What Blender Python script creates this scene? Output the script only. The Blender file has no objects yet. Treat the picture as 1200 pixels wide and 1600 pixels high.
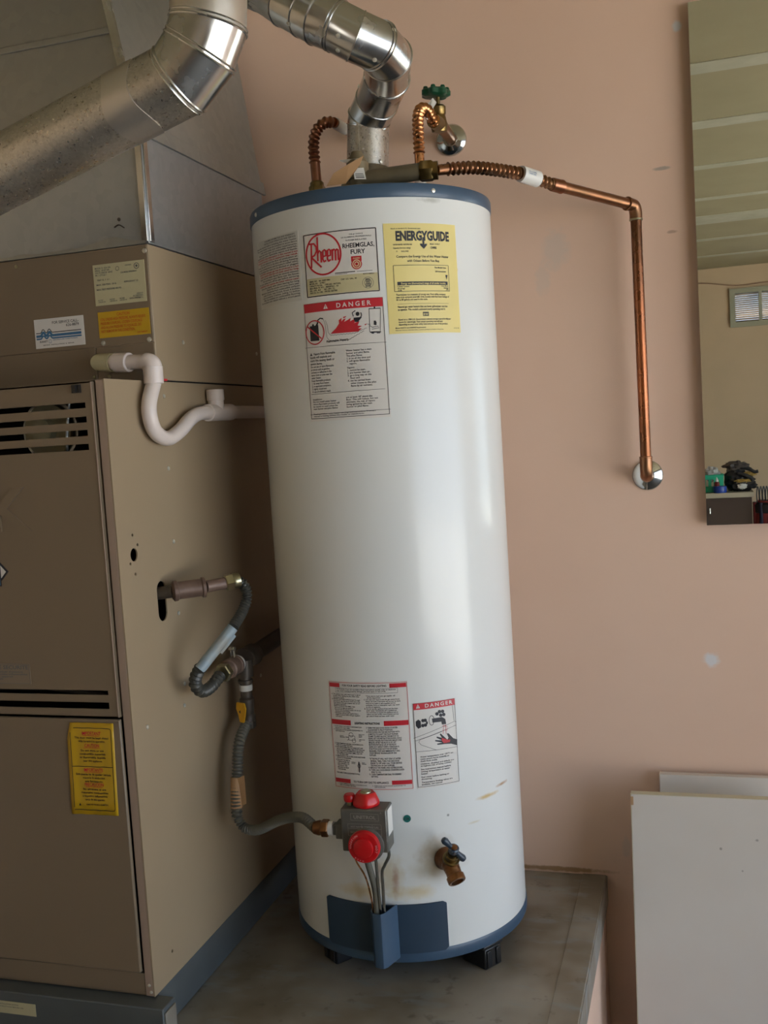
import bpy, bmesh, math, random
from mathutils import Vector, Matrix, noise
from mathutils.geometry import tessellate_polygon
S = bpy.context.scene
COL = S.collection
PI = math.pi
random.seed(7)

# ---------------------------------------------------------------- camera
cam_d = bpy.data.cameras.new('camera'); cam = bpy.data.objects.new('camera', cam_d); COL.objects.link(cam)
YAW, PITCH, ROLL = 0.2983, 0.07975, 0.06201
fw = Vector((-math.sin(YAW)*math.cos(PITCH), math.cos(YAW)*math.cos(PITCH), -math.sin(PITCH)))
rt = Vector((math.cos(YAW), math.sin(YAW), 0)); up = rt.cross(fw)
r2 = rt*math.cos(ROLL) - up*math.sin(ROLL); u2 = rt*math.sin(ROLL) + up*math.cos(ROLL)
cam.matrix_world = Matrix(((r2.x, u2.x, -fw.x, 0), (r2.y, u2.y, -fw.y, 0), (r2.z, u2.z, -fw.z, 1.5), (0, 0, 0, 1)))
cam_d.sensor_fit = 'VERTICAL'; cam_d.sensor_height = 24; cam_d.lens = 23.972; cam_d.clip_start = .02
S.camera = cam
# ---------------------------------------------------------------- light
W = bpy.data.worlds.new('world'); S.world = W; W.use_nodes = True
bg = W.node_tree.nodes['Background']; bg.inputs[0].default_value = (.58, .75, 1, 1); bg.inputs[1].default_value = 3.3
sun_d = bpy.data.lights.new('sun', 'SUN'); sun = bpy.data.objects.new('sun', sun_d); COL.objects.link(sun)
sun_d.energy = 44.0; sun_d.angle = .01; sun_d.color = (1, .97, .90)
sun.rotation_euler = Vector((.25, .35, -1)).to_track_quat('-Z', 'Y').to_euler()      # high sun: only reaches the driveway
por_d = bpy.data.lights.new('door_portal', 'AREA'); por = bpy.data.objects.new('door_portal', por_d); COL.objects.link(por)
por_d.shape = 'RECTANGLE'; por_d.size = 3.9; por_d.size_y = 2.1; por_d.cycles.is_portal = True
por.location = (2.62, .05, 1.06); por.rotation_euler = (PI/2, 0, PI/2)
S.view_settings.view_transform = 'Standard'; S.view_settings.look = 'None'; S.view_settings.gamma = 1
S.view_settings.use_curve_mapping = False; S.view_settings.exposure = 0.22
S.render.film_transparent = False

# ---------------------------------------------------------------- materials
def lin(c):
    return tuple((x/12.92 if x <= .04045 else ((x+.055)/1.055)**2.4) for x in (v/255 for v in c))
class Mat:
    def __init__(s, name, rgb, rough=.5, metal=0, spec=.5, coat=0):
        s.m = bpy.data.materials.new(name); s.m.use_nodes = True; s.t = s.m.node_tree
        s.b = s.t.nodes['Principled BSDF']; s.rgb = lin(rgb)
        s.b.inputs['Base Color'].default_value = (*s.rgb, 1); s.b.inputs['Roughness'].default_value = rough
        s.b.inputs['Metallic'].default_value = metal; s.b.inputs['Specular IOR Level'].default_value = spec
        s.b.inputs['Coat Weight'].default_value = coat
        s.tc = s.n('ShaderNodeTexCoord'); s.col = None
    def n(s, k, **kw):
        x = s.t.nodes.new(k)
        for a, v in kw.items(): setattr(x, a, v)
        return x
    def L(s, a, b): s.t.links.new(a, b)
    def src(s):
        if s.col is None:
            r = s.n('ShaderNodeRGB'); r.outputs[0].default_value = (*s.rgb, 1); s.col = r.outputs[0]
        return s.col
    def noise(s, scale, detail=3, stretch=(1,1,1), rough=.55):
        mp = s.n('ShaderNodeMapping'); mp.inputs['Scale'].default_value = stretch
        s.L(s.tc.outputs['Object'], mp.inputs[0])
        x = s.n('ShaderNodeTexNoise'); x.inputs['Scale'].default_value = scale; x.inputs['Detail'].default_value = detail
        x.inputs['Roughness'].default_value = rough
        s.L(mp.outputs[0], x.inputs['Vector']); return x.outputs['Fac']
    def ramp(s, f, a, b, v0=0, v1=1):
        r = s.n('ShaderNodeMapRange'); s.L(f, r.inputs[0])
        for i, v in enumerate((a, b, v0, v1)): r.inputs[1+i].default_value = v
        return r.outputs[0]
    def mix(s, f, rgb):
        x = s.n('ShaderNodeMix', data_type='RGBA'); c = s.src(); s.L(f, x.inputs[0]); s.L(c, x.inputs[6])
        x.inputs[7].default_value = (*lin(rgb), 1); s.col = x.outputs[2]; s.L(s.col, s.b.inputs['Base Color']); return s
    def vary(s, rgb, scale=6, a=.35, b=.7, amt=1, stretch=(1,1,1), detail=3):
        return s.mix(s.ramp(s.noise(scale, detail, stretch), a, b, 0, amt), rgb)
    def spot(s, c, r, rgb, amt=1, ns=30, na=.8, soft=.5):
        mp = s.n('ShaderNodeMapping', vector_type='TEXTURE'); mp.inputs['Location'].default_value = c; mp.inputs['Scale'].default_value = r
        s.L(s.tc.outputs['Object'], mp.inputs[0])
        ln = s.n('ShaderNodeVectorMath', operation='LENGTH'); s.L(mp.outputs[0], ln.inputs[0])
        ad = s.n('ShaderNodeMath', operation='MULTIPLY_ADD'); s.L(s.noise(ns), ad.inputs[0]); ad.inputs[1].default_value = na*2
        s.L(ln.outputs['Value'], ad.inputs[2])
        return s.mix(s.ramp(ad.outputs[0], 1+na-soft, 1+na, amt, 0), rgb)
    def roughvar(s, scale, a, b, stretch=(1,1,1)):
        s.L(s.ramp(s.noise(scale, 3, stretch), .3, .7, a, b), s.b.inputs['Roughness']); return s
    def bump(s, scale, strength=.1, dist=.002, stretch=(1,1,1), detail=3):
        x = s.n('ShaderNodeBump'); x.inputs['Strength'].default_value = strength; x.inputs['Distance'].default_value = dist
        s.L(s.noise(scale, detail, stretch), x.inputs['Height']); s.L(x.outputs[0], s.b.inputs['Normal']); return s
def spangle(name, rgb, rgb2, rough, scale=60):
    m = Mat(name, rgb, rough, .9 if 'duct' in name else .7)
    v = m.n('ShaderNodeTexVoronoi'); v.inputs['Scale'].default_value = scale; m.L(m.tc.outputs['Object'], v.inputs['Vector'])
    sx = m.n('ShaderNodeSeparateColor'); m.L(v.outputs['Color'], sx.inputs[0])
    m.mix(m.ramp(sx.outputs[0], 0, 1, 0, .45), rgb2); m.vary(rgb2, 9, .5, .75, .4)
    if 'duct' in name: m.vary((140,132,124), 190, .60, .68, .6)
    m.L(m.ramp(sx.outputs[1], 0, 1, rough*.9, rough*1.15), m.b.inputs['Roughness'])
    return m

wall_m = Mat('pink_tan_paint', (229,195,171), .62).vary((223,187,162), 2.5, .4, .7, .6).bump(55, .25, .0012)
for c, r, rgb, a in (((-.27,2.235,1.86),(.035,.2,.05),(206,190,176),.5), ((-.30,2.235,1.80),(.02,.2,.04),(206,190,176),.4),
                     ((.017,2.235,.972),(.02,.2,.018),(226,222,222),.9), ((-.006,2.235,2.277),(.011,.2,.014),(215,214,214),.9),
                     ((-.045,2.235,2.0),(.02,.2,.005),(150,140,130),.7), ((-.03,2.235,1.87),(.012,.2,.004),(160,125,105),.6),
                     ((-.176,2.235,.55),(.012,.2,.03),(210,190,175),.55), ((-.33,2.235,.492),(.14,.2,.007),(150,110,60),.8),
                     ((-.61,2.235,2.33),(.012,.2,.003),(120,100,80),.8), ((-.66,2.235,2.20),(.02,.2,.02),(205,175,155),.4)):
    wall_m.spot(c, r, rgb, a, 60, .5, .5)
M = {}
M['wall'] = wall_m
M['ceiling'] = Mat('drywall_board', (172,162,130), .8).vary((164,154,122), 3)
M['tape'] = Mat('joint_compound', (196,192,172), .8).vary((180,176,155), 8)
M['floor'] = Mat('garage_concrete', (92,87,80), .75).vary((76,72,66), 3)
M['drive'] = Mat('driveway_concrete', (172,170,166), .8).vary((158,155,150), .8)
M['wallr'] = Mat('rear_wall_paint', (200,176,146), .7).vary((192,170,140), 2)
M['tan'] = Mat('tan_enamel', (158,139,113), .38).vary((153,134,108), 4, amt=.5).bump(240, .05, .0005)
M['tan2'] = Mat('tan_enamel_shaded', (126,109,88), .42).vary((120,104,84), 4, amt=.5).bump(240, .05, .0005)  # darker copy of the tan enamel, shade of the fronts in its colour
M['tanedge'] = Mat('tan_edge', (160,138,122), .3)
M['dark'] = Mat('dark_cavity', (14,13,12), .9)
M['galv'] = spangle('galvanised_sheet', (176,179,180), (160,164,166), .38, 60)
M['galvd'] = spangle('dull_galvanised_sheet', (168,167,160), (158,158,152), .45, 60)
M['duct'] = spangle('spangled_duct', (216,211,202), (176,171,162), .30, 300)
M['shiny'] = Mat('bright_duct_metal', (215,215,213), .22, 1).vary((180,178,174), 14, .4, .7, .7).roughvar(20, .17, .3).bump(16, .12, .002)
M['foil'] = Mat('foil_tape', (222,216,208), .34, .9).bump(70, .35, .002)
M['plinth'] = Mat('blue_grey_metal', (98,104,104), .45, .2).vary((88,92,92), 6)
M['pan'] = Mat('platform_sheet_metal', (164,158,146), .5, .25).vary((126,116,99), 4.5, .42, .62, .95).vary((150,156,156), 11, .55, .72, .7, (1,2.5,1)).vary((100,92,78), 30, .62, .75, .6) \
    .spot((-.50,1.66,.485), (.12,.05,.3), (176,176,170), .85, 18, .6, .9).spot((-.42,1.60,.485), (.15,.03,.3), (170,168,162), .8, 18, .6, .9).roughvar(8, .38, .6)
M['jacket'] = Mat('white_enamel', (226,228,226), .27, coat=.15).vary((222,222,217), 3, amt=.6).bump(7, .035, .003)
H0 = (-0.5845, 1.9319, .485)
def hp(th, z, R=.23):      # a point on the heater's round side
    return Vector((H0[0]+R*math.sin(th), H0[1]-R*math.cos(th), z))
def js(th, z, rx, rz, rgb, a=.6, ns=40, na=.6, soft=.8):
    p = hp(th, z) - Vector(H0); M['jacket'].spot(p, (rx, rx, rz), rgb, a, ns, na, soft)
js(.12,.70,.035,.05,(196,178,130),.6); js(-.12,.665,.05,.016,(205,180,110),.6); js(.30,.665,.05,.016,(205,180,110),.55); js(.17,.69,.008,.035,(150,80,50),.5)
js(.50,.735,.04,.035,(176,158,128),.65); js(.47,.705,.06,.02,(200,186,150),.5)
js(1.02,.815,.035,.005,(205,170,90),.8); js(1.2,.825,.02,.004,(170,120,60),.8); js(.86,.775,.02,.003,(205,190,150),.5)
js(.03,.70,.007,.03,(140,80,50),.45); js(.77,1.893,.025,.006,(150,150,140),.5,90); js(.98,1.775,.006,.004,(220,190,140),.7)
js(.62,.80,.003,.003,(110,110,105),.8); js(.66,.69,.003,.003,(100,100,95),.8)
M['blue'] = Mat('slate_blue_enamel', (62,86,110), .36).vary((56,78,100), 8)
M['bluedark'] = Mat('navy_cover_enamel', (46,66,86), .38).vary((42,60,78), 8)
M['black'] = Mat('black_plastic', (26,26,27), .35)
M['paper'] = Mat('white_label_paper', (220,216,210), .35)
M['paperj'] = Mat('flank_label_film', (216,216,211), .3)
M['paperl'] = Mat('label_paper_tan', (200,190,150), .4)
M['ink'] = Mat('black_ink', (34,33,40), .45)
M['inkg'] = Mat('grey_ink', (96,96,98), .5)
M['red'] = Mat('red_ink', (196,40,52), .4)
M['yellow'] = Mat('pale_yellow_paper', (228,210,134), .4)
M['yel'] = Mat('mustard_sticker', (196,156,26), .38)
M['notice'] = Mat('grey_brown_notice', (134,118,98), .5)
M['cream'] = Mat('cream_paper', (190,182,146), .5)
M['orange'] = Mat('orange_red_ink', (190,90,30), .5)
M['teal'] = Mat('steel_blue_ink', (60,110,150), .5)
M['copper'] = Mat('copper', (208,146,98), .26, 1).vary((166,116,76), 22, .4, .7, .8).roughvar(30, .18, .36)
M['copperd'] = Mat('tarnished_copper', (160,112,82), .33, 1).vary((128,102,74), 25, .4, .7, .8).roughvar(30, .25, .45)
M['copperr'] = Mat('red_brown_copper', (160,108,82), .34, 1).vary((124,88,66), 25, .4, .7, .8)
M['brass'] = Mat('aged_brass', (142,118,72), .36, 1).vary((98,86,60), 30, .4, .7, .8)
M['bronze'] = Mat('brown_bronze', (150,110,76), .36, 1).vary((105,70,50), 30, .4, .7, .9)
M['dull'] = Mat('dull_olive_fitting', (126,112,86), .5, .4).vary((104,96,76), 18)
M['dcopper'] = Mat('dark_streaked_copper', (186,112,72), .28, 1).vary((112,80,58), 14, .35, .6, .9, (1,1,.25)).roughvar(30, .2, .4)
M['chrome'] = Mat('chrome', (205,205,200), .1, 1).roughvar(40, .06, .2)
M['green'] = Mat('dark_green_enamel', (20,74,50), .3).vary((60,50,40), 60, .6, .7, .8)
M['bluegreen'] = Mat('blue_grey_enamel', (52,64,76), .32)
M['tag'] = Mat('white_tag', (224,222,216), .4)
M['kraft'] = Mat('brown_card', (176,138,98), .6)
M['iron'] = Mat('black_iron', (88,80,71), .45, .3).vary((72,62,54), 25)
M['rediron'] = Mat('red_brown_iron', (122,100,88), .45, .25).vary((104,82,70), 25)
M['zinc'] = Mat('zinc_fitting', (176,170,140), .3, 1)
M['flex'] = Mat('grey_flex_coating', (104,102,92), .42, .2)
M['flexb'] = Mat('black_flex_coating', (70,69,63), .4, .2)
M['sleeve'] = Mat('pale_blue_sleeve', (146,162,170), .35).vary((150,146,134), 14, .45, .6, .8)
M['valvey'] = Mat('yellow_handle', (236,176,30), .4)
M['pvc'] = Mat('white_pvc', (226,214,208), .32).vary((216,200,188), 6, amt=.5)
M['cast'] = Mat('cast_aluminium', (120,118,110), .45, .5).vary((104,102,96), 20)
M['castl'] = Mat('raised_cast_lettering', (168,164,154), .5, .3).bump(200, .2, .0006)
M['redp'] = Mat('red_plastic', (205,26,30), .28).vary((185,20,26), 20)
M['steel'] = Mat('steel_tube', (170,172,170), .22, 1)
M['inkw'] = Mat('white_ink', (230,170,170), .5)
M['okgreen'] = Mat('green_sticker', (20,110,100), .4)
M['mirror'] = Mat('mirror_silver', (232,234,226), .008, 1)
M['mdf'] = Mat('white_melamine_board', (214,206,196), .42).vary((207,197,186), 3).spot((.09,.0,.64),(.004,.1,.003),(150,140,130),.8).spot((.02,.0,.62),(.003,.1,.003),(140,130,120),.8).spot((.06,.0,.58),(.003,.1,.003),(140,130,120),.8)
M['mdfe'] = Mat('board_edge', (204,196,168), .6)
M['bench'] = Mat('dark_bench_panel', (84,66,54), .6)
M['benchtop'] = Mat('bench_top', (186,174,150), .6)
M['basket'] = Mat('green_basket_plastic', (40,180,140), .4)
M['blueb'] = Mat('blue_tape', (36,66,150), .3)
M['cloth'] = Mat('black_cloth', (34,32,34), .7).vary((58,54,50), 12)
M['cloth2'] = Mat('grey_brown_cloth', (86,76,70), .7)
M['leather'] = Mat('tan_leather', (170,140,70), .6)
M['orangep'] = Mat('orange_plastic', (220,110,30), .5)
M['bag'] = Mat('clear_bag', (190,190,190), .4)
M['winf'] = Mat('window_frame_paint', (160,158,136), .6)
M['slat'] = Mat('window_slat', (170,148,118), .5)
M['redm'] = Mat('maroon_fabric', (120,36,36), .7)
M['navy'] = Mat('navy_fabric', (24,26,48), .7)
M['wire'] = Mat('white_wire', (150,120,96), .5)
M['screw'] = Mat('screw_head', (214,210,196), .3, .6)
M['outw'] = Mat('neighbour_wall', (230,220,205), .8)
for k in list(M): M[k].m.name = M[k].m.name; M[k] = M[k].m
gl = bpy.data.materials.new('window_glass'); gl.use_nodes = True; gb = gl.node_tree.nodes['Principled BSDF']
gb.inputs['Transmission Weight'].default_value = 1; gb.inputs['Roughness'].default_value = .02; gb.inputs['IOR'].default_value = 1.1; M['glass'] = gl

# ---------------------------------------------------------------- mesh helpers
V = Vector
LOC = {}
def frame(d):
    d = d.normalized(); a = V((0,0,1)) if abs(d.z) < .9 else V((1,0,0))
    x = a.cross(d).normalized(); return x, d.cross(x).normalized()
class MB:
    def __init__(s): s.v = []; s.f = []; s.m = []; s.mi = 0
    def add(s, vs, fs):
        o = len(s.v); s.v += [V(p) for p in vs]
        for f in fs: s.f.append([i+o for i in f]); s.m.append(s.mi)
        return s
    def box(s, a, b, F=None):
        (x0,y0,z0),(x1,y1,z1) = a, b
        P = [V((x,y,z)) for z in (z0,z1) for y in (y0,y1) for x in (x0,x1)]
        if F: P = [F(p) for p in P]
        return s.add(P, [(0,2,3,1),(4,5,7,6),(0,1,5,4),(2,6,7,3),(0,4,6,2),(1,3,7,5)])
    def rings(s, R, closed=False, cap0=True, cap1=True):
        n = len(R[0]); o = [p for r in R for p in r]; F = []
        k = len(R); rg = range(k if closed else k-1)
        for i in rg:
            j = (i+1) % k
            for a in range(n):
                b = (a+1) % n; F.append((i*n+a, i*n+b, j*n+b, j*n+a))
        if not closed:
            if cap0: F.append(tuple(range(n))[::-1])
            if cap1: F.append(tuple((k-1)*n+a for a in range(n)))
        return s.add(o, F)
    def lathe(s, prof, c, ax=(0,0,1), n=32, cap0=True, cap1=True, a0=0):
        c = V(c); d = V(ax).normalized(); x, y = frame(d)
        return s.rings([[c + d*h + (x*math.cos(2*PI*a/n+a0) + y*math.sin(2*PI*a/n+a0))*r for a in range(n)] for r, h in prof], False, cap0, cap1)
    def tube(s, pts, r, n=16, closed=False, cap=True):
        pts = [V(p) for p in pts]; k = len(pts); R = []; x = None
        rr = r if callable(r) else (lambda i: r[i] if isinstance(r, (list, tuple)) else r)
        for i in range(k):
            if closed: a = pts[i]-pts[i-1]; b = pts[(i+1) % k]-pts[i]
            else: a = pts[i]-pts[max(i-1,0)]; b = pts[min(i+1,k-1)]-pts[i]
            if a.length < 1e-9: a = b
            if b.length < 1e-9: b = a
            a = a.normalized(); b = b.normalized(); d = (a+b).normalized()
            if x is None: x, _ = frame(d)
            x = (x - d*x.dot(d)).normalized(); y = d.cross(x)
            cs = max(.45, a.dot(d)); pl = (b-a); ring = []
            pl = pl.normalized() if pl.length > 1e-4 else None
            for q in range(n):
                t = 2*PI*q/n; o = (x*math.cos(t)+y*math.sin(t))*rr(i)
                if pl: o += pl*o.dot(pl)*(1/cs-1)
                ring.append(pts[i]+o)
            R.append(ring)
        return s.rings(R, closed, cap, cap)
    def plate(s, outer, holes, F, t):
        # flat plate with holes; F(u,v,h) -> point, t thickness (from h=0 to h=-t)
        L = [[V((a,b,0)) for a, b in outer]] + [[V((a,b,0)) for a, b in h] for h in holes]
        tr = tessellate_polygon(L); fl = [p for l in L for p in l]; n = len(fl)
        s.add([F(p.x,p.y,0) for p in fl]+[F(p.x,p.y,-t) for p in fl], [tuple(q) for q in tr]+[tuple(i+n for i in q)[::-1] for q in tr])
        o = 0
        for l in L:
            k = len(l); pts = [F(p.x,p.y,0) for p in l]+[F(p.x,p.y,-t) for p in l]
            s.add(pts, [(i,(i+1)%k,k+(i+1)%k,k+i) for i in range(k)])
        return s
    def build(s, name, mats, parent=None, loc=None, bevel=0, smooth=True, bseg=2, sharp=35):
        me = bpy.data.meshes.new(name)
        L = V(loc) if loc is not None else (LOC.get(parent.name, V((0,0,0))) if parent else V((0,0,0)))
        me.from_pydata([tuple(p-L) for p in s.v], [], s.f); me.validate()
        mats = mats if isinstance(mats, (list, tuple)) else [mats]
        for m in mats: me.materials.append(M[m])
        if len(me.polygons) == len(s.m): me.polygons.foreach_set('material_index', s.m)
        bm = bmesh.new(); bm.from_mesh(me); bmesh.ops.recalc_face_normals(bm, faces=bm.faces); bm.to_mesh(me); bm.free()
        if smooth:
            me.polygons.foreach_set('use_smooth', [True]*len(me.polygons)); me.set_sharp_from_angle(angle=math.radians(sharp))
        o = bpy.data.objects.new(name, me); COL.objects.link(o)
        if parent: o.parent = parent
        else: o.location = L
        LOC[o.name] = L
        if bevel:
            b = o.modifiers.new('bevel', 'BEVEL'); b.width = bevel; b.segments = bseg; b.limit_method = 'ANGLE'; b.angle_limit = math.radians(40); b.harden_normals = False
        return o
def tag(o, label, cat=None, group=None, kind=None):
    if label: o['label'] = label
    if cat: o['category'] = cat
    if group: o['group'] = group
    if kind: o['kind'] = kind
    return o
def thing(name, label, cat, loc, group=None):
    o = bpy.data.objects.new(name, None); COL.objects.link(o); o.location = loc; o.empty_display_size = .05
    LOC[o.name] = V(loc); return tag(o, label, cat, group)
def box(name, a, b, mat, parent=None, bevel=.0, label=None, loc=None, F=None):
    o = MB().box(a, b, F).build(name, mat, parent, loc=loc, bevel=bevel, smooth=bevel > 0)
    return tag(o, label)
def crv(pts, n=12):
    P = [V(p) for p in pts]; P = [P[0]*2-P[1]] + P + [P[-1]*2-P[-2]]; out = []
    for i in range(1, len(P)-2):
        a, b, c, d = P[i-1:i+3]
        for k in range(n):
            t = k/n; out.append(.5*((2*b)+(c-a)*t+(2*a-5*b+4*c-d)*t*t+(3*b-a-3*c+d)*t**3))
    out.append(P[-2]); return out
def resample(pts, step):
    out = [pts[0]]; acc = 0
    for a, b in zip(pts, pts[1:]):
        l = (b-a).length; t = step-acc
        while t <= l: out.append(a.lerp(b, t/l)); t += step
        acc = (acc+l) % step
    return out
def flexhose(pts, r, amp, pitch, n=14):
    P = resample(crv(pts, 24), pitch/5); m = MB()
    m.tube(P, [r + amp*math.cos(2*PI*i/5) for i in range(len(P))], n); return m
def seg(a, b, r, n=20, mb=None): return (mb or MB()).tube([a, b], r, n)
def hexnut(mb, a, b, r): return mb.lathe([(r*.9,0),(r,(V(b)-V(a)).length*.12),(r,(V(b)-V(a)).length*.88),(r*.9,(V(b)-V(a)).length)], a, V(b)-V(a), 6)
def screw(parent, p, nrm, r=.0035, mat='screw', name='screw'):
    return MB().lathe([(r,0),(r*.9,r*.35),(r*.45,r*.55)], p, nrm, 8).build(name, mat, parent)
def rrect(x0, y0, x1, y1, r, n=5):
    out = []
    for cx, cy, a in ((x1-r,y1-r,0),(x0+r,y1-r,90),(x0+r,y0+r,180),(x1-r,y0+r,270)):
        for k in range(n+1):
            t = math.radians(a+90*k/n); out.append((cx+r*math.cos(t), cy+r*math.sin(t)))
    return out
def circ(x, y, r, n=20, ry=None): return [(x+r*math.cos(2*PI*k/n), y+(ry or r)*math.sin(2*PI*k/n)) for k in range(n)]

# ---------------------------------------------------------------- flat print (labels)
class Print:
    """paper + ink laid on a surface; F(u,v,h): metres right, metres up, height off the surface"""
    def __init__(s, F, w, h, mats, h0=.0011): s.F = F; s.w = w; s.h = h; s.mats = mats; s.mb = MB(); s.h0 = h0; s.k = 0; s.quad = None
    def q(s, x, y):
        if not s.quad: return x, y
        (ax,ay),(bx,by),(cx,cy),(dx,dy) = s.quad     # TL TR BR BL in the coordinates of the drawing
        u = .5; v = .5
        for _ in range(12):
            X = (1-u)*(1-v)*ax+u*(1-v)*bx+u*v*cx+(1-u)*v*dx; Y = (1-u)*(1-v)*ay+u*(1-v)*by+u*v*cy+(1-u)*v*dy
            Xu = (1-v)*(bx-ax)+v*(cx-dx); Yu = (1-v)*(by-ay)+v*(cy-dy); Xv = (1-u)*(dx-ax)+u*(cx-bx); Yv = (1-u)*(dy-ay)+u*(cy-by)
            D = Xu*Yv-Xv*Yu; ex = x-X; ey = y-Y; u += (ex*Yv-ey*Xv)/D; v += (ey*Xu-ex*Yu)/D
        return u*s.w, (1-v)*s.h
    def poly(s, pts, mat, lift=0):
        s.mb.mi = s.mats.index(mat); P = [s.q(*p) for p in pts]
        x0 = min(a for a, b in P); x1 = max(a for a, b in P); n = max(1, int((x1-x0)/.005)+1) if len(P) > 2 else 1
        def clip(T, c, sg):
            out = []
            for i in range(len(T)):
                a, b = T[i], T[(i+1) % len(T)]; da, db = (a[0]-c)*sg, (b[0]-c)*sg
                if da >= 0: out.append(a)
                if da*db < 0: t = da/(da-db); out.append((a[0]+(b[0]-a[0])*t, a[1]+(b[1]-a[1])*t))
            return out
        for t3 in tessellate_polygon([[V((a,b,0)) for a, b in P]]):
            T = [P[i] for i in t3]
            for k in range(n):
                a, b = x0+(x1-x0)*k/n, x0+(x1-x0)*(k+1)/n
                if max(q[0] for q in T) < a or min(q[0] for q in T) > b: continue
                C = clip(clip(T, a, 1), b, -1) if n > 1 else T
                if len(C) > 2: s.mb.add([s.F(p_[0],p_[1],s.h0+lift) for p_ in C], [tuple(range(len(C)))])
    def rect(s, x0, y0, x1, y1, mat, lift=0):
        s.mb.mi = s.mats.index(mat); n = max(1, int(abs(s.q(x1,y0)[0]-s.q(x0,y0)[0])/.004))
        vs = []
        for i in range(n+1):
            x = x0+(x1-x0)*i/n
            for y in (y0, y1): a, b = s.q(x, y); vs.append(s.F(a,b,s.h0+lift))
        s.mb.add(vs, [(2*i,2*i+2,2*i+3,2*i+1) for i in range(n)])
    def line(s, pts, w, mat, closed=False, lift=0):
        s.mb.mi = s.mats.index(mat); P = [V((*s.q(*p),0)) for p in pts]; k = len(P)
        if not closed:
            Q = []
            for a, b in zip(P, P[1:]):
                m = max(1, int((b-a).length/.006)); Q += [a.lerp(b, i/m) for i in range(m)]
            P = Q+[P[-1]]; k = len(P)
        vs = []
        for i in range(k):
            a = P[i-1] if (i or closed) else P[0]; b = P[(i+1) % k] if (i < k-1 or closed) else P[-1]
            d = (b-a); d = d.normalized() if d.length > 1e-9 else V((1,0,0)); nn = V((-d.y,d.x,0))*w/2
            for g in (1,-1): t = P[i]+nn*g; vs.append(s.F(t.x,t.y,s.h0+lift))
        rg = range(k if closed else k-1)
        s.mb.add(vs, [(2*i,2*((i+1)%k),2*((i+1)%k)+1,2*i+1) for i in rg])
    def border(s, x0, y0, x1, y1, w, mat, lift=0):
        for a, b in (((x0,y0),(x1,y0)),((x1,y0),(x1,y1)),((x1,y1),(x0,y1)),((x0,y1),(x0,y0))): s.line([a,b], w, mat, lift=lift)
    def ring(s, cx, cy, r, w, mat, ry=None, n=40, lift=0): s.line(circ(cx,cy,r,n,ry), w, mat, True, lift)
    def disc(s, cx, cy, r, mat, ry=None, n=24, lift=0): s.poly(circ(cx,cy,r,n,ry), mat, lift)
    def text(s, body, x, y, h, mat, w=None, align='l', bold=.018, lift=0, spacing=1.0, rot=0, H=None):
        """x,y in metres on the label: baseline left of the LAST line when one line; top-left when several lines (H = whole height)"""
        c = bpy.data.curves.new('t', 'FONT'); c.body = body; c.resolution_u = 2; c.size = 1; c.offset = bold; c.space_character = spacing
        c.align_x = {'l':'LEFT','c':'CENTER','r':'RIGHT'}[align]
        o = bpy.data.objects.new('t', c); COL.objects.link(o); dg = bpy.context.evaluated_depsgraph_get()
        me = bpy.data.meshes.new_from_object(o.evaluated_get(dg)); bpy.data.objects.remove(o); bpy.data.curves.remove(c)
        if not me.vertices: return
        xs = [v.co.x for v in me.vertices]; ys = [v.co.y for v in me.vertices]
        multi = '\n' in body
        if multi: sy = H/(max(ys)-min(ys)); oy = max(ys)
        else: sy = h/.73; oy = 0
        sx = sy if w is None else w/(max(xs)-min(xs)); ox = {'l': min(xs), 'c': 0, 'r': max(xs)}[align]
        s.mb.mi = s.mats.index(mat); vs = []
        cr, sr = math.cos(rot), math.sin(rot)
        for v in me.vertices:
            a, b = (v.co.x-ox)*sx, (v.co.y-oy)*sy; vs.append(s.F(x+a*cr-b*sr, y+a*sr+b*cr, s.h0+lift))
        s.mb.add(vs, [tuple(p.vertices) for p in me.polygons]); bpy.data.meshes.remove(me)
    def finish(s, parent, name='printing'):
        me = bpy.data.meshes.new(name); L = LOC[parent.name]
        me.from_pydata([tuple(p-L) for p in s.mb.v], [], s.mb.f)
        for m in s.mats: me.materials.append(M[m])
        me.polygons.foreach_set('material_index', s.mb.m)
        o = bpy.data.objects.new(name, me); COL.objects.link(o); o.parent = parent; return o
def cyl_label(th0, z0, th1, z1, name, mat, parent, label=None, R=.23, up=.0006):
    w = (th1-th0)*R; h = z1-z0
    F = lambda u, v, d: hp(th0+u/R, z0+v, R+d)
    m = MB(); n = max(2, int(w/.006)); R4 = []
    for i in range(n+1):
        u = w*i/n; R4 += [F(u,0,up), F(u,h,up), F(u,h,-.001), F(u,0,-.001)]
    fs = [(0,1,2,3), tuple(4*n+k for k in (3,2,1,0))]
    for i in range(n):
        for k in range(4): fs.append((4*i+k, 4*i+4+k, 4*i+4+(k+1)%4, 4*i+(k+1)%4))
    o = m.add(R4, fs).build(name, mat, parent); tag(o, label)
    return o, F, w, h
def flat_label(P0, P1, z0, z1, nrm, name, mat, parent, label=None, t=.0008):
    P0 = V((*P0, z0)); d = (V((*P1, z0))-P0); w = d.length; d = d.normalized(); nn = V(nrm)
    F = lambda u, v, h: P0 + d*u + V((0,0,v)) + nn*h
    m = MB().box((0,0,0), (w, z1-z0, t), lambda p: F(p.x, p.y, p.z))
    o = m.build(name, mat, parent, smooth=False); tag(o, label)
    return o, F, w, z1-z0

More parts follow.
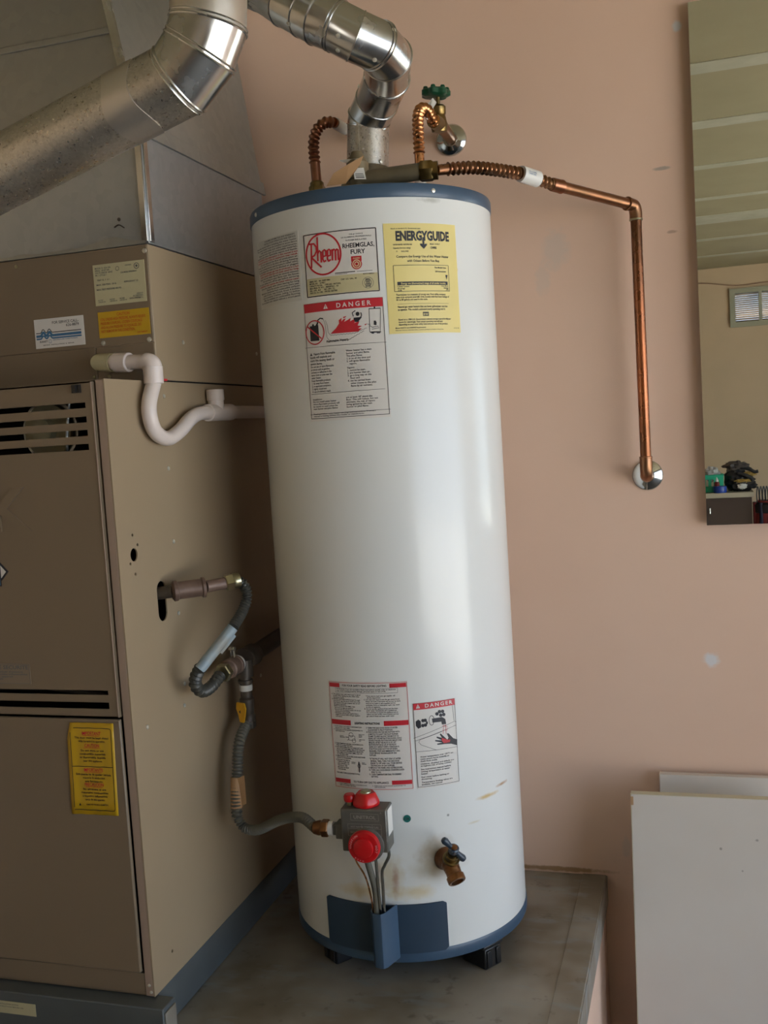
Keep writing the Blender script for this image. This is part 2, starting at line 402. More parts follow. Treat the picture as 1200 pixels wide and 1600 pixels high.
# ================================================================ the room
X0, X1, Y0, Y1, ZC = -1.75, 2.6, -3.19, 2.235, 2.48
def struct(name, a, b, mat, loc=None, label=None):
    o = box(name, a, b, mat, loc=loc or a); o['kind'] = 'structure'; tag(o, label); return o
struct('floor', (X0-.15, Y0-.15, -.1), (X1+.15, Y1+.15, 0), 'floor', label='grey concrete garage floor')
struct('wall_back', (X0-.15, Y1, 0), (X1+.15, Y1+.15, ZC), 'wall', loc=(0,0,0), label='pink-tan painted wall behind the water heater')
struct('wall_left', (X0-.15, Y0, 0), (X0, Y1, ZC), 'wallr', label='tan wall left of the furnace')
m = MB().box((X1, Y0, 0), (X1+.15, -1.85, ZC)).box((X1, 1.98, 0), (X1+.15, Y1, ZC)).box((X1, -1.85, 2.13), (X1+.15, 1.98, ZC))
o = m.build('wall_right', 'wallr', loc=(X1, 0, 0), smooth=False); o['kind'] = 'structure'; o['label'] = 'wall with the open garage doorway'
WX0, WX1, WZ0, WZ1 = .30, 1.02, 2.095, 2.29
m = MB().plate([(X0-.15,0),(X1+.15,0),(X1+.15,ZC),(X0-.15,ZC)], [[(WX0,WZ0),(WX1,WZ0),(WX1,WZ1),(WX0,WZ1)]], lambda u,v,h: V((u, Y0+h, v)), .12)
o = m.build('wall_front', 'wallr', loc=(0,Y0,0), smooth=False); o['kind'] = 'structure'; o['label'] = 'tan wall opposite, seen in the mirror'
ce = struct('ceiling', (X0-.15, Y0-.15, ZC), (X1+.15, Y1+.15, ZC+.12), 'ceiling', loc=(0,0,ZC), label='drywall ceiling with pale taped joints')
for i, (y, w) in enumerate(((1.243,.10),(.627,.10),(-.026,.07),(-.687,.06),(-1.244,.24),(-1.894,.07),(-2.568,.06))):
    ob = box('joint_strip', (X0, y-w/2, ZC-.002), (X1, y+w/2, ZC+.001), 'tape', ce)
dr = struct('driveway', (X1+.15, -14, -.12), (X1+16, 14, -.02), 'drive', label='concrete driveway outside the garage door')
# window_1 in the wall opposite
wf = MB().plate([(WX0-.035,WZ0-.035),(WX1+.035,WZ0-.035),(WX1+.035,WZ1+.035),(WX0-.035,WZ1+.035)],
    [[(WX0,WZ0),(.455,WZ0),(.455,WZ1),(WX0,WZ1)],[(.475,WZ0),(WX1,WZ0),(WX1,WZ1),(.475,WZ1)]], lambda u,v,h: V((u,Y0+.02+h,v)), .05).build('window_1', 'winf', loc=(WX0,Y0,WZ0), smooth=False)
wf['kind'] = 'structure'; wf['label'] = 'small high louvred window'
sl = MB().box((WX0-.02, Y0-.055, -.001), (WX1+.02, Y0-.030, .001))
for k in range(14):
    z = WZ0+.008+k*(WZ1-WZ0-.012)/13
    box('slat', (WX0-.01, -.012, -.0015), (WX1+.01, .012, .0015), 'slat', wf, F=lambda p, z=z: V((p.x, Y0-.05+p.y*.8-p.z*.5, z+p.y*.35+p.z)))
MB().box((WX0-.01, Y0-.085, WZ0-.01), (WX1+.01, Y0-.08, WZ1+.01)).build('pane', 'glass', wf, smooth=False)
# cable along that wall
o = MB().tube(crv([(-.3,Y0+.006,2.40),(.07,Y0+.006,2.386),(.31,Y0+.006,2.348),(.52,Y0+.006,2.352),(1.3,Y0+.006,2.37)],8), .004, 8).build('cable', 'wire', loc=(.3,Y0,2.35))
tag(o, 'thin cable sagging along the wall above the louvred window', 'cable')

# ---------------------------------------------------------------- platform
PX = -.222
pl = thing('heater_platform', 'raised platform with a grey sheet metal top under heater and furnace', 'platform', (-1.0, 1.7, 0))
box('curb', (X0+.01, 1.22, .002), (PX-.006, Y1-.002, .474), 'wall', pl, label='pink painted platform side')
m = MB().box((X0+.01, 1.19, .4745), (PX, Y1-.002, .485)).build('metal_top', 'pan', pl, bevel=.002)
m = MB().box((PX-.004, 1.19, .425), (PX+.001, Y1-.002, .4835)).box((X0+.01, 1.188, .425), (PX, 1.192, .483)).build('edge_lip', 'pan', pl)
# folded hem with its seam
m = MB().box((PX-.052, 1.19, .4852), (PX-.001, Y1-.004, .4868)).build('folded_seam', 'pan', pl, bevel=.0008)

# ---------------------------------------------------------------- mirror and boards
mi = thing('wall_mirror', 'frameless rectangular mirror standing out from the pink wall', 'mirror', (.30, 2.222, 1.262))
MX0 = .0175
g = MB().plate([(MX0,1.262),(.40,1.262),(.40,2.311),(MX0,2.311)], [], lambda u,v,h: V((u, 2.213+h*-1, v)), .005)
box('silvering', (MX0, 2.2130, 1.262), (.46, 2.2145, 2.311), 'mirror', mi)
box('backing', (MX0+.0005, 2.2146, 1.2625), (.4595, 2.221, 2.3105), 'black', mi)
for x in (.1, .38):
    for z in (1.35, 2.2): box('spacer', (x-.02, 2.2211, z-.02), (x+.02, 2.2348, z+.02), 'black', mi)
def lean(y0, yt, h):
    return lambda p: V((p.x, y0+(yt-y0)*p.z/h+p.y, p.z*math.sqrt(1-((yt-y0)/h)**2)+.003))
tx = -0.1528; th_ = 0.7284
o = box('white_board', (tx, -.009, 0), (.165, .009, th_), 'mdf', loc=(.0,2.05,0), F=lean(1.985, 2.12, th_), bevel=.0012)
tag(o, 'front white panel board leaning in a stack, left corner chipped', 'board', 'white boards leaning on the wall')
box('edge_band', (tx-.0008, -.0092, .0), (tx+.0002, .0092, th_), 'mdfe', o, F=lean(1.985, 2.12, th_)); box('edge_band', (tx, -.0092, th_-.0006), (.165, .0092, th_+.0003), 'mdfe', o, F=lean(1.985, 2.12, th_))
box('chipped_corner', (tx-.0006, -.0098, th_-.022), (tx+.0045, -.0090, th_-.005), 'kraft', o, F=lean(1.985, 2.12, th_))
bx = -0.0984; bz = 0.7371
o = box('white_board', (bx, -.009, 0), (.50, .009, bz), 'mdf', loc=(.2,2.15,0), F=lean(2.10, 2.21, bz), bevel=.0012)
tag(o, 'taller white board behind, only its top edge showing over the front one', 'board', 'white boards leaning on the wall')

# ================================================================ furnace
FX, FY, UY, FL = -.917, 1.477, 1.655, -1.47
YB = 2.19
fu = thing('furnace', 'tan enamelled gas furnace cabinet with louvred doors, left of the water heater', 'furnace', (-1.19, 1.84, .558))
# right side panel with its holes
def ov(x, z, rx, rz):
    pts = []
    for k in range(13): t = PI*k/12; pts.append((x+rx*math.cos(t), z+rz-rx+rx*math.sin(t)))
    for k in range(13): t = PI+PI*k/12; pts.append((x+rx*math.cos(t), z-rz+rx+rx*math.sin(t)))
    return pts
holes = [ov(1.607,1.2215,.0155,.036), circ(1.5257,1.3154,.0115,18), circ(1.5395,1.331,.003,8), circ(1.5122,1.302,.003,8), circ(1.5257,1.3493,.003,8), circ(1.5257,1.2824,.003,8), circ(1.545,.605,.003,8)]
MB().plate([(FY,.5585),(YB,.5585),(YB,1.612),(FY,1.612)], holes, lambda u,v,h: V((FX+h,u,v)), .0025).build('side_panel', 'tan', fu, smooth=False)
MB().box((FL,FY,.5585),(FL+.003,YB,1.612)).box((FL,YB-.003,.5585),(FX-.003,YB,1.612)).box((FL,FY+.003,1.6095),(FX-.003,YB-.003,1.612)).box((FL,FY+.003,.5585),(FX-.003,YB-.003,.561)).build('casing', 'tan2', fu, smooth=False)
# near-black box painting the shade inside the cabinet, behind the doors
box('interior_shade', (FL+.01, FY+.16, .57), (FX-.03, YB-.02, 1.60), 'dark', fu)
# front corner flange and rails
MB().box((-.9345,FY,.5585),(FX-.0026,FY+.03,1.611)).build('corner_flange', 'tanedge', fu, bevel=.0015)
MB().box((FL+.004,FY+.001,.562),(-.9350,FY+.02,.5985)).build('bottom_rail', 'tan2', fu, bevel=.001)
MB().box((FL+.004,FY+.004,.60),(-.940,FY+.006,.603)).build('rail_lip', 'tanedge', fu)
# upper door with louvre slots
DX = -.9375
def slots(rows, xr): return [[(FL+.03,a),(xr,a),(xr,b),(FL+.03,b)] for a, b in rows]
sl_rows = [(1.5663,1.5768),(1.5428,1.5538),(1.5205,1.5320),(1.4975,1.5090)]
lo_rows = [(1.0865,1.0950),(1.0625,1.0745)]
DF = lambda u,v,h: V((u, FY-.006-h, v))
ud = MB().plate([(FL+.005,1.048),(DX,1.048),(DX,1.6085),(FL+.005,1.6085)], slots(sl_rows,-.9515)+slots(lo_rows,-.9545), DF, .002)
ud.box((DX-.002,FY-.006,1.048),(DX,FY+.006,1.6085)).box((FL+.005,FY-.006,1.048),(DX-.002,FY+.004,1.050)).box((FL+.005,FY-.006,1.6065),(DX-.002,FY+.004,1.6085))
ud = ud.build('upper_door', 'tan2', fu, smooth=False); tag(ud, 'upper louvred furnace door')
for a, b in sl_rows+lo_rows:      # turned-in louvre lips
    MB().box((FL+.03,FY-.0045,b-.0012),(-.9520,FY+.003,b)).build('louvre_lip', 'tan2', ud, smooth=False)
MB().box((DX-.0012,FY-.0075,1.049),(DX+.0002,FY-.0055,1.608)).build('door_edge', 'tanedge', ud)
kb = MB().box((-.9715,FY-.012,1.5915),(-.9570,FY-.006,1.6050)).box((-.9662,FY-.017,1.5925),(-.9612,FY-.0121,1.6042)).build('latch_knob', 'black', ud)
# lower door
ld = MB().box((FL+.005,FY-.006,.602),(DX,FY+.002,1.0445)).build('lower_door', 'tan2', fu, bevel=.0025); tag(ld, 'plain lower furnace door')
# raised lettering on the upper door
pr = Print(lambda u,v,h: V((-1.392+u+.0*v, FY-.006-h*1.3, 1.3705+v)), .4, .1, ['tan2'], .0012)
pr.text('YORK', 0, 0, .0735, 'tan2', w=.318, bold=.03); 
lt = pr.finish(ud, 'raised_lettering')
md = lt.modifiers.new('solid', 'SOLIDIFY'); md.thickness = .0030; md.offset = 0
# badge at the frame's left edge
bd = MB().plate([(-1.1535-.048,1.3015),(-1.1535,1.3015+.035),(-1.1535+.027,1.3015),(-1.1535,1.3015-.035)][::-1], [], DF, .001)
bd = MB().plate([(-1.175-.05,1.299),(-1.175,1.299+.048),(-1.175+.046,1.299),(-1.175,1.299-.048)][::-1], [], lambda u,v,h: DF(u,v,h+.001), .001).build('badge', 'ink', ud, smooth=False)
pb = Print(DF, 1, 1, ['paper','teal','ink'], .0016)
pb.poly([(-1.175-.046,1.299),(-1.175,1.299+.044),(-1.175+.042,1.299),(-1.175,1.299-.044)], 'paper')
pb.poly([(-1.205,1.274),(-1.1435,1.274),(-1.1435,1.327),(-1.205,1.327)], 'ink', .0003)
pb.poly([(-1.203,1.276),(-1.1455,1.276),(-1.1455,1.325),(-1.203,1.325)], 'teal', .0006)
pb.disc(-1.172, 1.301, .019, 'paper', .023, lift=.0009); pb.finish(bd)
# grey notice on upper door
nl, F, w, h = flat_label((-1.24,FY-.006), (-1.1035,FY-.006), 1.1035, 1.139, (0,-1,0), 'safety_notice', 'notice', ud, 'grey-brown notice, French heading')
p = Print(F, w, h, ['inkg'], .0012)
p.text('POUR VOTRE SECURITE', .1335, h-.0095, .0068, 'inkg', w=.125, align='r')
p.text("Ne pas entreposer ni utiliser d'essence\nni autres vapeurs ou liquides inflammables\ndans le voisinage de cet appareil\nou de tout autre appareil.", .005, h-.0125, 0, 'inkg', w=.126, H=.0165); p.border(.001,.001,w-.001,h-.001,.0006,'inkg'); p.finish(nl)
# yellow notice on the lower door
yl = MB(); YF = lambda u, v, d: V((-1.0385+.0045*(.16-v)/.16*-1+u*(1.0+.0*v) + (.0), FY-.0062-d-.0022*math.exp(-u/.008)-.0006*(1+math.sin(u*260)), .8785+v+u*.0))
NU = 14; vs = []
for i in range(NU+1):
    for j in range(7): vs.append(YF(.089*i/NU, .160*j/6, .0005))
fs = [(i*7+j,(i+1)*7+j,(i+1)*7+j+1,i*7+j+1) for i in range(NU) for j in range(6)]
fs = [f for f in fs if f != (5,12,13,6)] + [(5,12,13)]
yo = yl.add(vs, fs).build('caution_notice', 'yel', ld); md = yo.modifiers.new('solid','SOLIDIFY'); md.thickness = .0003; tag(yo, 'mustard notice with curling left edge')
p = Print(YF, .089, .16, ['ink','red'], .0011)
for a, b in (((.012,.151),(.080,.151)),((.084,.147),(.084,.012)),((.080,.008),(.006,.008)),((.006,.012),(.006,.143)),((.006,.084),(.084,.084))): p.line([a,b], .0011, 'ink')
p.line([(.080,.151),(.083,.150),(.084,.147)], .0011, 'ink'); p.line([(.084,.012),(.083,.009),(.080,.008)], .0011, 'ink')
for s_, y in (('IMPORTANT',.139),('CAUTION',.118),('IMPORTANTE',.0755),('PRECAUCION',.050)):
    p.text(s_, .046, y, .0062, 'red', w=.036 if len(s_)>8 else .028, align='c', bold=.015); p.rect(.046-.016,y-.0016,.046+.016,y-.0009,'red')
for s_, y, w_ in (('This door must be kept closed',.1325,.066),('while furnace is in operation.',.1265,.052),('Do not store or use',.1105,.044),('combustible materials',.1045,.050),('or flammable liquids',.0985,.050),('near this appliance.',.0925,.036),
              ('Esta puerta ha de quedar cerrada',.069,.068),('mientras la calefaccion',.063,.042),('esta funcionando.',.057,.034),('No almacene ni use',.043,.044),('materiales combustibles',.037,.052),('o liquidos inflamables',.031,.048),('cerca de este aparato.',.025,.038)):
    p.text(s_, .046, y, .0036, 'ink', w=w_, align='c')
p.text('REMOVER NO ESTA PERMITIDO', .050, .0165, .0028, 'ink', w=.042, align='c', bold=.02); p.poly([(.014,.015),(.018,.015),(.016,.020)], 'ink'); p.finish(yo)
# side screws
for y, z in ((1.6712,1.5859),(1.6668,1.4548),(1.6645,1.3214),(1.6625,1.189),(1.6633,1.0572),(1.6569,1.018),(1.5225,1.0174),(1.9996,.9885)):
    screw(fu, (FX,y,z), (1,0,0), .0042)
for x, z in ((-.9265,.5785),(-.9235,.5665)): screw(fu, (x,FY-.0002,z), (0,-1,0), .003)
# blower housing seen through the louvres
bh = MB().lathe([(.001,-.001),(.045,0),(.047,.012),(.022,.016),(.02,.03),(.008,.032)], (-1.083,FY+.085,1.535), (0,-1,0), 32).build('draft_blower', 'cream', fu)
MB().lathe([(.056,0),(.058,.004),(.056,.008)], (-1.083,FY+.09,1.535), (0,-1,0), 32).build('blower_rim', 'steel', bh)
MB().tube(crv([(-1.4,FY+.05,1.505),(-1.15,FY+.045,1.512),(-1.08,FY+.05,1.515),(-1.0,FY+.09,1.52)]), .004, 8).build('wire', 'copper', fu)
MB().tube(crv([(-1.02,FY+.07,1.45),(-1.03,FY+.05,1.50),(-1.015,FY+.05,1.60)]), .003, 8).build('wire', 'steel', fu)
MB().tube([(-1.45,FY+.03,1.082),(-1.1,FY+.03,1.088),(-.96,FY+.035,1.072)], .004, 8).build('burner_rail', 'iron', fu)

# upper coil cabinet
cc = thing('coil_cabinet', 'tan cooling coil cabinet with stickers, standing on the furnace', 'cabinet', (-1.19, 1.92, 1.6135))
MB().box((FL,UY,1.6150),(FX,YB,1.8555)).build('casing', 'tan', cc, bevel=.0015)
MB().box((FL+.006,UY+.006,1.6125),(FX-.004,YB-.004,1.6149)).build('seam_shade', 'dark', cc)  # near-black strip, paints the shade in the gap between the two cabinets
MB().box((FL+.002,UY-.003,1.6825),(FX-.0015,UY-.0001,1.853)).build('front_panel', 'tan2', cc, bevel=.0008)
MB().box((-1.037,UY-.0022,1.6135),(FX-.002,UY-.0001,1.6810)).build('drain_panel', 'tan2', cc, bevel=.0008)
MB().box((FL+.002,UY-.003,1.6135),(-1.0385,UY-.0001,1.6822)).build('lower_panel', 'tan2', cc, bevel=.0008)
for x, z in ((-1.0203,1.6885),(-.9265,1.6875),(-.9225,1.8435)): screw(cc, (x,UY-.003,z), (0,-1,0), .0048)
for x, z in ((-1.0445,1.6285),(-1.0135,1.6275),(-1.19,1.8435)): screw(cc, (x,UY-.003,z), (0,-1,0), .0036, 'zinc')
for y, z in ((1.761,1.6882),(2.10,1.6846)): screw(cc, (FX,y,z), (1,0,0), .0042)
MB().box((FX-.001,1.672,1.6135),(FX+.0006,1.688,1.6175)).build('red_mark', 'red', cc)
rp, F, w, h = flat_label((-1.029,UY-.0031), (-.9245,UY-.0031), 1.7555, 1.8285, (0,-1,0), 'rating_plate', 'cream', cc, 'cream rating plate, printed')
p = Print(F, w, h, ['inkg','ink'], .0011)
p.text('MODEL N. G2A 036\nSERIAL 100 87 034\nVOLTS 208/230  60HZ\nPH. 1 CYCLE 1', .004, h-.005, 0, 'inkg', w=.036, H=.0155)
p.text('TEST D. 7  8 1', .007, h-.0290, .0026, 'inkg', w=.026); p.text('MAX. 350 PSIG.  31 0.', .005, h-.0375, .003, 'inkg', w=.041); p.text('MAX. TEST PRESSURE 450 PSI', .005, h-.0460, .003, 'inkg', w=.05)
p.text('CERTIFIED', .066, h-.0075, .0022, 'inkg', w=.013); p.text('COIL MODEL REFRIGERANT', .056, h-.0195, .0026, 'inkg', w=.033); p.text('REFRIGERANT 22', .062, h-.0365, .003, 'inkg', w=.028)
p.ring(.089, h-.0095, .0048, .0012, 'inkg'); p.disc(.089,h-.0095,.0022,'inkg'); p.ring(.050,h-.0105,.0035,.0007,'inkg'); p.text('DIVISION OF\nAIR CONDITIONING\nCENTRAL ENVIRONMENTAL', .098, .0165, 0, 'inkg', w=.028, H=.0105, align='r')
for x in (.006,.030,.050): p.text('FACTORY\nCHECKED 034', x, .0105, 0, 'inkg', w=.015, H=.0055)
p.finish(rp)
yp, F, w, h = flat_label((-1.0265,UY-.0031), (-.9225,UY-.0031), 1.6975, 1.7438, (0,-1,0), 'caution_sticker', 'yel', cc, 'yellow sticker with orange-red lines')
p = Print(F, w, h, ['orange'], .0011); p.text('CAUTION', w/2, h-.0085, .0055, 'orange', w=.026, align='c')
p.text('COIL UNDER HIGH PRESSURE, ALWAYS RELIEVE\nPRESSURE COUPLING. LOOSEN COUPLINGS\nAND ALLOW PRESSURE TO EQUALIZE. DO\nNOT REMOVE IN THIS CONDITION.', .0045, h-.0110, 0, 'orange', w=.092, H=.0265); p.text('024-16680-00', w-.006, .0035, .003, 'orange', w=.02, align='r'); p.finish(yp)
sp, F, w, h = flat_label((-1.1622,UY-.0031), (-1.0572,UY-.0031), 1.6895, 1.7427, (0,-1,0), 'service_sticker', 'paper', cc, 'white sticker with blue wave stripes')
p = Print(F, w, h, ['ink','teal'], .0011); p.text('FOR SERVICE CALL-', w-.010, h-.0105, .005, 'ink', w=.056, align='r', bold=.01); p.text('626-8879', w-.010, h-.0170, .005, 'ink', w=.027, align='r', bold=.01)
def wave(y, lw, mt, sc=1):
    pts = [(.003,y)]
    for k in range(25):
        x = .012+.026*k/24; pts.append((x, y+sc*.0032*(1-math.cos(4*PI*k/24))))
    pts.append((w-.006, y)); p.line(pts, lw, mt)
wave(h-.0255,.0015,'ink'); wave(h-.0310,.0046,'teal'); wave(h-.0360,.0028,'teal',.8)
p.text('BURNETT', .010, h-.0430, .0036, 'ink', w=.017, bold=.02); p.border(.0295,h-.0445,.034,h-.0385,.0006,'teal'); p.text('HEATING & AIR CONDITIONING', .038, h-.0405, .0022, 'teal', w=.052); p.text('SERVICE  INSTALLATION  &  REPAIR', .016, .0045, .0018, 'ink', w=.066); p.finish(sp)

# plenum of galvanised sheet above
pn = thing('supply_plenum', 'galvanised sheet metal plenum above the tan cabinet, tapering as it rises', 'duct', (-1.19, 1.92, 1.857))
PXs = -.9155
MB().box((FL,UY+.004,1.857),(PXs,YB,2.048)).build('lower_box', 'galv', pn, bevel=.001)
MB().box((PXs,UY+.006,1.86),(PXs+.003,UY+.02,2.044)).box((PXs-.012,UY-.0005,1.86),(PXs-.0003,UY+.0035,2.044)).build('corner_cleat', 'shiny', pn, bevel=.0008)
m = MB(); zs = (2.0488, 2.4785); ft = (PXs-.002, PXs-.002-.17*.43); bt = (PXs-.002, PXs-.002-.132*.43)
m.add([(FL,UY+.006,zs[0]),(ft[0],UY+.006,zs[0]),(bt[0],YB+.012,zs[0]),(FL,YB+.012,zs[0]),(FL,UY+.006,zs[1]),(ft[1],UY+.006,zs[1]),(bt[1],YB+.012,zs[1]),(FL,YB+.012,zs[1])],
      [(0,3,2,1),(4,5,6,7),(0,1,5,4),(1,2,6,5),(2,3,7,6),(3,0,4,7)]).build('tapered_box', 'galvd', pn)
MB().box((PXs-.001,UY+.02,2.046),(PXs+.005,YB+.012,2.074), lambda p: V((p.x-(p.z-2.046)*.14*(1 if p.x>PXs else 1), p.y, p.z))).build('side_flange', 'galvd', pn, bevel=.0008)
MB().box((-.013,-.003,0),(.003,.003,1), lambda p: V((ft[0]+(ft[1]-ft[0])*p.z+p.x, UY+.0045+p.y, zs[0]+.003+(zs[1]-zs[0]-.006)*p.z))).build('corner_seam', 'shiny', pn, bevel=.001)
MB().box((FL,UY+.002,2.226),(-.957,UY+.0065,2.238)).build('front_crease', 'galvd', pn, bevel=.002)
# ragged mastic and mounting angle where plenum meets cabinet
m = MB(); vs = []; N = 40
for i in range(N+1):
    x = FL+.02+(PXs-.004-FL-.02)*i/N; hh = .006+.004*noise.noise(V((x*25,0,0)))+(.012*max(0,1-abs(i-N*.86)/(N*.12))); yy = UY-.001-.003*abs(noise.noise(V((x*40,3,0))))
    vs += [(x,yy,1.8565),(x,yy+.001,1.8565+hh),(x,UY+.004,1.857+hh),(x,UY+.004,1.8565)]
m.add(vs, [(4*i+k,4*i+4+k,4*i+4+(k+1)%4,4*i+(k+1)%4) for i in range(N) for k in range(4)]+[(0,1,2,3)]).build('mastic_bead', 'galvd', pn)
screw(pn, (-.972,UY+.004,1.905), (0,-1,0), .0035, 'iron')
MB().tube(crv([(-.982,UY+.003,1.892),(-.972,UY+.002,1.895),(-.962,UY+.003,1.889)]), .0012, 6).build('scratch_burr', 'iron', pn)

# metal plinth under the furnace
bp = thing('furnace_plinth', 'blue-grey metal plinth under the furnace', 'stand', (-1.19, 1.84, .4862))
MB().box((FL,1.49,.4862),(FX-.0005,YB,.5575)).build('base_box', 'plinth', bp, bevel=.001)
MB().box((FL,1.447,.4862),(-.886,1.4895,.5560)).build('front_skirt', 'plinth', bp, bevel=.002)
MB().box((-.8862,1.450,.4862),(-.8825,1.485,.5480)).build('corner_strap', 'pan', bp, bevel=.001)
pp, F, w, h = flat_label((-1.26,1.4467), (-1.137,1.4467), .5165, .5385, (0,-1,0), 'plinth_sticker', 'cream', bp, 'cream paper sticker')
p = Print(F, w, h, ['inkg'], .0011); p.text('INSTALLATION NOTICE', w-.055, h-.006, .0025, 'inkg', w=.04, align='c'); p.text('SEE INSTRUCTIONS BEFORE USE', w-.055, h-.0105, .0022, 'inkg', w=.06, align='c'); p.finish(pp)

# ================================================================ water heater
wh = thing('water_heater', 'tall white cylindrical gas water heater with blue bands and printed labels', 'water heater', H0)
HC = V((H0[0], H0[1], 0)); ax = (0,0,1)
MB().lathe([(.2295,.553),(.2300,.556),(.2300,1.898),(.2295,1.901)], HC, ax, 128).build('tank_jacket', 'jacket', wh)
tb = MB().lathe([(.2306,1.897),(.2318,1.899),(.2318,1.9165),(.2300,1.9205),(.224,1.9225),(.222,1.9205),(.05,1.9215)], HC, ax, 128).build('top_band', 'blue', wh)
for th in (-.8378, .797, 2.4, -2.4): screw(tb, hp(th, 1.9085, .2318), hp(th,0,1)-hp(th,0,0), .0042)
MB().lathe([(.205,.534),(.2306,.534),(.2318,.536),(.2318,.552),(.2306,.5555)], HC, ax, 128).build('bottom_band', 'blue', wh)
for th in (-.66, .99, 2.6, -2.4):
    fi = .024 if th == -.66 else 0; e = hp(th,0,1)-hp(th,0,0); t_ = V((-e.y, e.x, 0)); P0 = hp(th, .4855, .0)
    FF = lambda p, e=e, t_=t_, P0=P0: P0 + e*p.x + t_*p.y + V((0,0,p.z))
    l = MB().box((.165,-.022,0),(.226-fi,.022,.040), FF).box((.16,-.026,.040),(.228-fi,.026,.0485), FF).build('leg', 'black', wh, bevel=.003)
    for k in (-1, 1): MB().box((.2262-fi,k*.012-.006,.004),(.229-fi,k*.012+.006,.036), FF).build('rib', 'black', l, bevel=.0015)
# burner cover with the tube channel
cv = MB(); vs = []; N = 36; T0, T1 = -.462, .561
for i in range(N+1):
    th = T0+(T1-T0)*i/N; e_ = .006 if i in (0, N) else 0
    for z, R_ in ((.551,.2312),(.552,.2332),(.6425-e_*.6,.2332),(.6435-e_*.6,.2312)): vs.append(hp(th, z+e_*(1 if z < .6 else 0), R_))
fs = [(4*i+k,4*i+4+k,4*i+4+(k+1)%4,4*i+(k+1)%4) for i in range(N) for k in range(4)]+[(0,1,2,3),(4*N+3,4*N+2,4*N+1,4*N)]
cv = cv.add(vs, fs).build('burner_cover', 'bluedark', wh); tag(cv, 'slate blue curved burner access cover')
def hf(th0):
    e = hp(th0,0,1)-hp(th0,0,0); t_ = V((-e.y, e.x, 0)); O = V((H0[0],H0[1],0)); return lambda p: O + e*p.y + t_*p.x + V((0,0,p.z))
GF = hf(.045)
ch = MB()
xs = [(-.014,.2318),(-.012,.262),(-.006,.272),(.002,.275),(.010,.275),(.0155,.270),(.030,.2318)]
inn = [(-.0125,.2318),(-.0105,.2605),(-.005,.270),(.002,.2732),(.0095,.2732),(.0142,.2688),(.028,.2318)]
R_ = []
for z in (.5455,.646):
    R_.append([GF(V((a,b,z))) for a, b in xs]+[GF(V((a,b,z))) for a, b in inn[::-1]])
ch.rings(R_).build('tube_channel', 'blue', cv, bevel=.0008)
# gas control valve
FB = .305
gv = MB().box((-.0425,.262,.7725),(.0400,FB,.8490), lambda p: GF(p)).build('gas_control', 'cast', wh, bevel=.0025); tag(gv, 'grey cast gas control with red knobs')
MB().lathe([(.022,0),(.022,.034)], GF(V((-.001,.229,.812))), hp(.045,0,1)-hp(.045,0,0), 24).build('shank', 'cast', gv)
MB().box((-.057,.270,.790),(-.0425,.296,.818), lambda p: GF(p)).box((-.0635,.275,.795),(-.057,.292,.814), lambda p: GF(p)).build('inlet_boss', 'cast', gv, bevel=.002)
gw = lambda u,v,h: GF(V((u,FB+h,v)))
p = Print(gw, 1,1, ['castl'], .0007)
p.border(-.024,.8295,.026,.8415,.0005,'castl'); p.text('UNITROL', .001, .8325, .0062, 'castl', w=.040, align='c'); p.border(-.030,.8020,.030,.8230,.0005,'castl'); p.line([(-.030,.815),(.030,.815)],.0005,'castl')
p.line([(-.005,.815),(-.005,.823)],.0005,'castl'); p.line([(.014,.815),(.014,.823)],.0005,'castl'); p.text('HOT WATER TEMPERATURE', 0, .8165, .003, 'castl', w=.05, align='c'); p.text('NATURAL GAS  1/2 PSI  MAX', -.004, .807, .0028, 'castl', w=.044, align='c'); p.text('A', .029, .8465-.004, .003, 'castl'); p.finish(gv, 'cast_lettering')
MB().box((.0401,.268,.800),(.0408,.298,.846), lambda p: GF(V((p.x,p.y,p.z-(0 if p.y>.28 else .0))))).build('data_sticker', 'tag', gv)
e45 = hp(.045,0,1)-hp(.045,0,0)
dc = GF(V((0.000,FB+.001,.787)))
MB().lathe([(.0305,0),(.0305,.003),(.029,.004)], GF(V((.003,FB,.787))), e45, 32).build('dial_plate', 'cast', gv)
dl = MB().lathe([(.0262,.004),(.0285,.006),(.0285,.011),(.0265,.0145),(.0180,.0152),(.0172,.0185),(.0155,.0195),(.0,.0195)], dc, e45, 40).build('temperature_dial', 'redp', gv)
PR = lambda u,v,h: GF(V((u,FB+.0155+h,.787+v)))
p = Print(PR,1,1,['inkw'],.0004)
def arct(txt, r, a0, a1, hh):
    n = len(txt)
    for i, c_ in enumerate(txt):
        a = math.radians(a0+(a1-a0)*(i/(n-1) if n > 1 else .5)); p.text(c_, r*math.cos(a), r*math.sin(a), hh, 'inkw', align='c', rot=a-PI/2)
arct('VACATION', .0215, 182, 118, .0034); arct('HOT', .0215, 8, -16, .0040); arct('WARM', .0225, -95, -130, .0022)
for rr, lo in ((.0150,.0041),(.0120,.0041),(.009,.0041),(.006,.0041)):
    for k in range(26):
        if (k*7+int(rr*1000)) % 5: a = 2*PI*k/26; b = a+.16; p.line([(rr*math.cos(a),rr*math.sin(a)),(rr*math.cos(b),rr*math.sin(b))], .0005, 'inkw', lift=lo)
for k in range(12): a = PI+.25+2.6*k/11; p.line([(.0112*math.cos(a),.0112*math.sin(a)),(.0150*math.cos(a),.0150*math.sin(a))],.0005,'inkw',lift=.0041)
p.finish(gv, 'dial_lettering')
